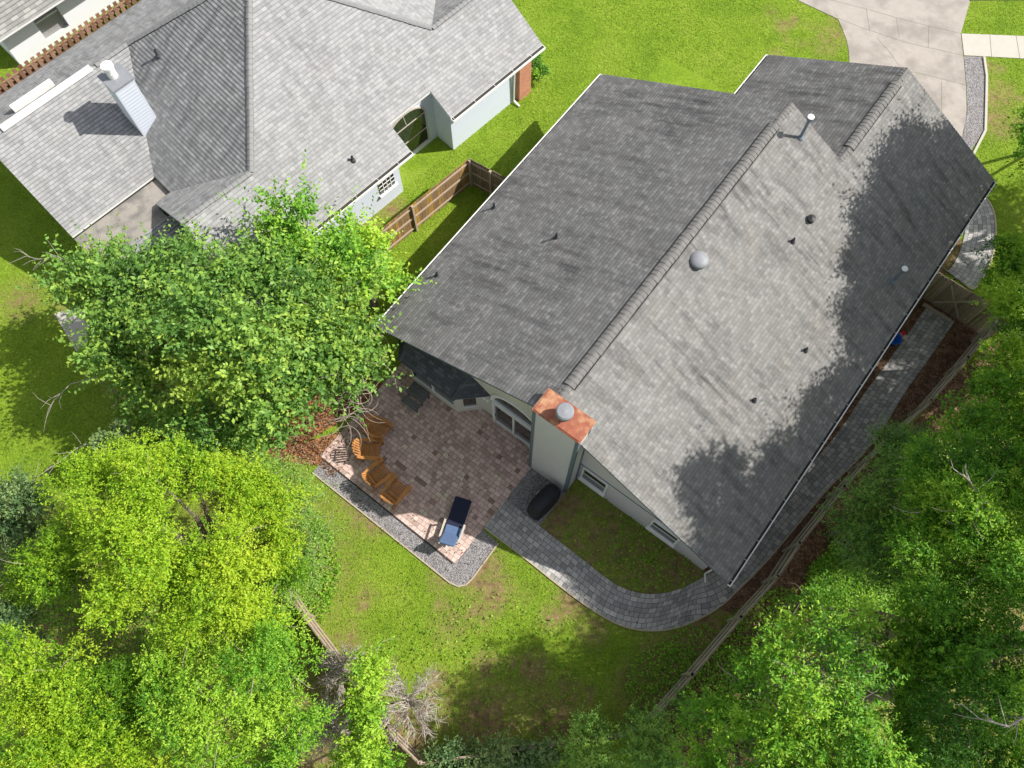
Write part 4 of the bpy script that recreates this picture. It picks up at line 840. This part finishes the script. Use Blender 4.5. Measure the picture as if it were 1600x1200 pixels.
k = ~inpoly(fx, fy, box_h(H, .3, 19, .3, 14.5)); fx, fy = fx[k], fy[k]; n_ = len(fx); d = rng.normal(0, 1, (n_, 3)); d[:, 2] *= .2
g = leaf_obj('fallen_leaves', np.stack([fx, fy, rng.uniform(.06, .075, n_)], -1), d, np.array([0, 0, 1.]) + rng.normal(0, .3, (n_, 3)), rng.uniform(.05, .09, n_), rng.uniform(.03, .05, n_), rng.uniform(.1, 1, n_), LIT); tag(g, kind='stuff')
# low ground cover beyond the side fence
cx, cy = [], []
for (px, py, r, cnt) in ((1310, 920, 1.2, 4500), (1370, 890, 1.8, 7000), (1050, 1080, 1.6, 1800), (1090, 1040, 1.4, 1000), (760, 1120, 4, 1200), (1480, 800, 3, 9000), (1400, 950, 3, 9000), (1020, 870, 1.6, 500), (960, 850, 1.8, 300), (400, 900, 3, 7000), (300, 620, 3, 7000), (150, 950, 3, 7000), (1250, 1060, 3, 8000)):
    c = at(px, py); a = rng.uniform(0, 6.28, cnt); rr = r * np.sqrt(rng.random(cnt)); cx.append(c.x + rr * np.cos(a)); cy.append(c.y + rr * np.sin(a))
cx = np.concatenate(cx); cy = np.concatenate(cy); k = np.ones(len(cx), bool)
for e in (pathpoly, patio_poly, grav1): k &= ~inpoly(cx, cy, e)
cx, cy = cx[k], cy[k]; n_ = len(cx); d = rng.normal(0, 1, (n_, 3)); d[:, 2] = np.abs(d[:, 2]) * .4
g = leaf_obj('ground_cover', np.stack([cx, cy, rng.uniform(.02, .22, n_)], -1), d, np.array([0, 0, 1.]) + rng.normal(0, .35, (n_, 3)), rng.uniform(.07, .13, n_), rng.uniform(.04, .07, n_), rng.normal(.6, .2, n_), G3); tag(g, kind='stuff')

# ------------------------------------------------------------------ fences
def fence(name, label, pts, mt, rail, h=1.8, railside=1, bw=.14, gap=.006, post=2.4, rails=(.25, .95, 1.62), lean=0, postlen=0):
    P = [Vector((p[0], p[1], 0)) for p in pts]; root = empty(name, P[0], 0, label, 'fence'); o = P[0]
    bd = MB(); vals = []; rls = {}
    for a, b_ in zip(P, P[1:]):
        d = (b_ - a); ln = d.length; d.normalize(); nn = Vector((-d.y, d.x, 0)) * railside; k = max(1, int(ln / (bw + gap)))
        for i in range(k):
            c = a - o + d * (ln * (i + .5) / k) + nn * random.uniform(-.004, .004); hh = h + random.uniform(-.02, .02); n0 = len(bd.f)
            bd.box(None, (bw, .018, hh), M=Matrix.Translation(c + Vector((0, 0, hh / 2 + .02))) @ Matrix.Rotation(math.atan2(d.y, d.x), 4, 'Z')); vals += [random.random()] * (len(bd.f) - n0)
        for z in rails: rls.setdefault(z, MB()).beam(a - o + nn * .03 + Vector((0, 0, z)), b_ - o + nn * .03 + Vector((0, 0, z)), .04, .085)
        np_ = max(1, round(ln / post))
        for i in range(np_ + 1):
            c = a - o + d * (ln * i / np_) + nn * .07; pb = MB(); pb.box(c + Vector((0, 0, (h + .02) / 2)), (.09, .09, h + .02), rz=math.atan2(d.y, d.x))
            if postlen: pb.beam(c + nn * postlen + Vector((0, 0, .05)), c + Vector((0, 0, 1.5)), .07, .05)
            pb.build('post', [rail], root)
    ob = bd.build('boards', [mt], root); at2 = ob.data.attributes.new('board', 'FLOAT', 'FACE'); at2.data.foreach_set('value', vals)
    for q in rls.values(): q.build('rail', [rail], root)
    return root
ftop = lambda l: [at(x, y, 1.8).xy for x, y in l]
fence('fence', 'long mossy board fence along the side path and mulch bed', ftop([(1560, 505), (1515, 560), (1457, 627), (1360, 718), (1322, 762), (1252, 850), (1218, 902), (1160, 966), (1084, 1056), (1020, 1128), (992, 1150)]), M['fenceG'], M['railG'], railside=-1, post=3.2, postlen=0.0)
fence('fence', 'board fence half hidden under the oaks at lower left', ftop([(440, 915), (470, 960), (530, 1040), (600, 1140), (655, 1195)]), M['fence'], M['rail'], railside=1)
fence('fence', 'board fence behind the low hedge along the bottom edge', ftop([(655, 1195), (810, 1172), (992, 1150)]), M['fence'], M['rail'], railside=1)
f0, f1 = at(560, 432), at(736, 288)
fence('fence', 'wooden fence run with orange-stained boards beside the pale house', [f0.xy, f1.xy], M['fenceY'], M['rail'], railside=-1, post=2.6)
fence('fence', 'short dark fence return with gate next to the left eave', [at(738, 289).xy, at(800, 322).xy], M['fence'], M['rail'], railside=-1, post=1.05)
gt = fence('gate', 'dark wooden gate panel between the house wall and the side fence', [H.w(14.85, 14.4).xy, H.w(14.87, 15.8).xy, H.w(14.85, 17.0).xy, H.w(14.8, 18.3).xy], M['fenceG'], M['railG'], railside=1, post=1.4, rails=(.2, 1.7), h=1.85)
gt['category'] = 'gate'
br = MB(); o_ = gt.location
br.beam(H.w(14.82, 15.85, .2) - o_, H.w(14.82, 16.95, 1.65) - o_, .09, .03); br.beam(H.w(14.82, 16.95, .2) - o_, H.w(14.82, 15.85, 1.65) - o_, .09, .025); br.build('brace', [M['railG']], gt)
tag(MB().box(H.w(14.6, 16.2, .05), (1.2, .16, .05), rz=H.yaw + math.pi / 2).build('threshold_board', [M['edge']]), 'pale concrete edging board at the foot of the wooden gate', 'edging')
# shadow-box fence between neighbour and third house
sf = empty('fence', N.w(-19, -14.95), N.yaw, 'brown shadow-box fence between the two pale houses at top left', 'fence'); bd = MB(); vals = []
for i in range(62):
    for s in (-1, 1):
        n0 = len(bd.f); bd.box(Vector((i * .30 + (.0 if s < 0 else .15), s * .12, .99)), (.17, .03, 1.98 + random.uniform(-.02, .02))); vals += [random.random()] * (len(bd.f) - n0)
ob = bd.build('boards', [boards('brown_fence_boards', (.22, .12, .075), (.34, .20, .13), (.45, .29, .2))], sf); ob.data.attributes.new('board', 'FLOAT', 'FACE').data.foreach_set('value', vals)
rl = MB()
for z in (.3, 1.74): rl.beam((0, 0, z), (18.6, 0, z), .20, .09)
rl.build('rail', [speck('brown_rail', (.30, .18, .11), .3, 6, .85, .1)], sf)

# ------------------------------------------------------------------ patio furniture
ZP = .046
def adirondack():
    root = empty('adirondack_chair', (0, 0, ZP), 0); W = .56
    mb = MB()
    for k in range(7):       # seat slats, across
        x = .30 - k * .085; z = .37 - (k * .085) * .20; mb.box(Vector((x, 0, z)), (.060, W, .02))
    mb.build('seat', M['chair'], root)
    mb = MB()                # fanned back slats, rounded top
    for k in range(7):
        y0 = (k - 3) * .076; y1 = (k - 3) * .098; hh = .80 - .022 * (k - 3) ** 2
        b0 = Vector((-.26, y0, .25)); t0 = b0 + Vector((-.42 * hh, y1 - y0, .90 * hh)); d = (t0 - b0)
        mb.beam(b0, t0, .060, .02)
    mb.beam((-.355, -.27, .50), (-.355, .27, .50), .05, .03); mb.beam((-.53, -.25, .83), (-.53, .25, .83), .05, .025)
    mb.build('backrest', M['chair'], root)
    for s in (-1, 1):
        a = MB(); a.prism([(.40, s * .27), (.42, s * .42), (.10, s * .44), (-.44, s * .37), (-.46, s * .30), (-.2, s * .28)], .545, .57); a.build('arm', M['chair'], root)
        l = MB(); l.box(Vector((.31, s * .315, .272)), (.10, .03, .545)); l.build('front_leg', M['chair'], root)
        l = MB(); l.beam((.36, s * .28, .34), (-.60, s * .28, .05), .03, .10, roll=0); l.build('rear_leg', M['chair'], root)
    return root
def copy_tree(o, parent=None):
    c = o.copy(); COL.objects.link(c); c.parent = parent
    for ch in o.children: copy_tree(ch, c)
    return c
proto = adirondack()
spots = [((592, 672), (.88, -.48), 'orange wooden adirondack chair half under the vines, nearest the bay window'), ((580, 704), (1, -.04), 'orange wooden adirondack chair facing right, second in the row from the house'), ((594, 741), (.77, .63), 'orange wooden adirondack chair third in the row from the house, arm touching the next'), ((620, 767), (.6, .8), 'orange wooden adirondack chair at the gravel edge, nearest the lounger')]
for i, (p, d, lab) in enumerate(spots):
    o = proto if i == 0 else copy_tree(proto); c = at(*p, .35); o.location = (c.x, c.y, ZP); o.rotation_euler.z = math.atan2(d[1], d[0]); tag(o, lab, 'chair', 'adirondack chairs on the patio')
# lounger
a_, b_ = at(722, 787, .35), at(707, 832, .35); dr = (a_ - b_); ln = 1.28
lg = empty('sun_lounger', (b_.x, b_.y, ZP), math.atan2(dr.y, dr.x), 'sun lounger with navy seat cushion and raised blue back on the patio corner', 'sun lounger')
MB().box(Vector((ln / 2, 0, .34)), (ln, .62, .10)).build('seat_cushion', [M['navy']], lg, bevel=.03)
MB().box(Vector((.06, 0, .345)), (.34, .60, .105)).build('seat_pad', [M['blue']], lg, bevel=.03)
mt_ = Matrix.Translation((-.24, 0, .66)) @ Matrix.Rotation(R(-50), 4, 'Y') 
MB().box(None, (.78, .58, .11), M=Matrix.Translation((-.30, 0, .62)) @ Matrix.Rotation(R(52), 4, 'Y')).build('back_cushion', [M['blue']], lg, bevel=.04)
mb = MB(); mb.box(Vector((ln / 2 - .1, .29, .27)), (ln + .3, .05, .06)); mb.box(Vector((ln / 2 - .1, -.29, .27)), (ln + .3, .05, .06)); mb.box(Vector((ln - .02, 0, .27)), (.05, .56, .06)); mb.box(Vector((-.30, 0, .27)), (.05, .56, .06)); mb.beam((-.05, .26, .28), (-.58, .26, .92), .05, .04); mb.beam((-.05, -.26, .28), (-.58, -.26, .92), .05, .04); mb.build('frame', [M['arm']], lg)
for s in (-1, 1):
    mb = MB(); mb.box(Vector((.02, s * .36, .55)), (.66, .07, .03)); mb.box(Vector((.28, s * .36, .27)), (.05, .05, .54)); mb.build('armrest', [M['arm']], lg)
    for x in (-.28, ln - .08): mb = MB(); mb.box(Vector((x, s * .27, .13)), (.05, .05, .26)); mb.build('leg', [M['arm']], lg)
# covered grill
gc = H.w(-1.0, 8.38); gr = empty('covered_grill', (gc.x, gc.y, .02), H.yaw - R(6), 'barbecue grill under a black vinyl cover at the foot of the chimney', 'grill')
import bmesh
bm = bmesh.new(); bmesh.ops.create_cube(bm, size=1)
bmesh.ops.subdivide_edges(bm, edges=bm.edges[:], cuts=5, use_grid_fill=True)
for v in bm.verts:
    z = v.co.z + .5; t = 1 - .13 * z ** 2; x, y = v.co.x * 2, v.co.y * 2
    rr = (abs(x) ** 4 + abs(y) ** 4) ** .25; mxy = max(abs(x), abs(y)) or 1; f = mxy / rr if rr > 0 else 1
    x *= f; y *= f; top = max(0, z - .8) / .2
    v.co = Vector((x * .70 * t * (1 - .06 * top), y * .34 * t * (1 - .18 * top), z * 1.12 - .10 * top * (abs(y) ** 2) - .05 * abs(x) ** 3 * top))
    v.co += Vector((math.sin(v.co.z * 9 + v.co.y * 14), math.sin(v.co.x * 13 + v.co.z * 5), 0)) * .012
me = bpy.data.meshes.new('cover'); bm.to_mesh(me); bm.free(); me.materials.append(M['cover']); me.polygons.foreach_set('use_smooth', [True] * len(me.polygons))
o = bpy.data.objects.new('cover', me); COL.objects.link(o); o.parent = gr; md = o.modifiers.new('s', 'SUBSURF'); md.levels = 1; md.render_levels = 2
MB().box(Vector((0, .33, .84)), (.16, .015, .05)).build('tag', [M['white']], gr)
for x in (-.5, .5): mb = MB(); mb.lathe((x, 0, .0), [(0, -.02), (.07, -.02), (.07, .06), (0, .06)], 12); mb.build('caster', [M['black']], gr)
# grey two-tier slatted stand
st = empty('slatted_stand', H.w(-.6, 2.15, ZP), H.yaw, 'weathered dark grey two-tier slatted wooden stand below the bay window', 'stand')
mb = MB()
for k in range(5): mb.box(Vector((.24 - k * .105, 0, .52)), (.09, .80, .022))
mb.build('upper_shelf', [M['greywood']], st)
mb = MB()
for k in range(3): mb.box(Vector((-.33 - k * .105, 0, .28)), (.09, .74, .022))
mb.build('lower_shelf', [M['greywood']], st)
for s in (-1, 1):
    for x, h in ((.2, .51), (-.18, .51), (-.5, .27)): mb = MB(); mb.box(Vector((x, s * .34, h / 2)), (.05, .04, h)); mb.build('leg', [M['greywood']], st)
    mb = MB(); mb.box(Vector((-.15, s * .31, .24)), (.8, .03, .05)); mb.build('brace', [M['greywood']], st)
# blue and red toys by the side wall
c = at(1397, 529, .3); tb_ = empty('toy_tub', (c.x, c.y, .04), 0, 'blue plastic tub half hidden under the side eave', 'tub')
MB().lathe((0, 0, 0), [(0, 0), (.20, 0), (.26, .30), (.29, .31), (.28, .34), (.24, .32), (.19, .04), (0, .04)], 24).build('tub', [speck('blue_plastic', (.01, .12, .50), .1, 5, .4, 0)], tb_, smooth=True)
c = at(1408, 523, .15); tr = empty('toy', (c.x, c.y, .04), .6, 'small red and cream plastic toy beside the blue tub', 'toy')
MB().box(Vector((0, 0, .14)), (.30, .18, .16)).build('body', [speck('red_plastic', (.60, .03, .04), .1, 5, .4, 0)], tr, bevel=.04)
MB().lathe((.05, -.14, .0), [(0, 0), (.10, 0), (.12, .10), (0, .12)], 16).build('wheel', [speck('cream_plastic', (.55, .45, .35), .1, 5, .5, 0)], tr)
MB().box(Vector((-.12, -.02, .24)), (.05, .2, .14)).build('seat', [speck('pink_plastic', (.7, .25, .28), .1, 5, .5, 0)], tr, bevel=.015)
print('leaves', sum(PLANTS))
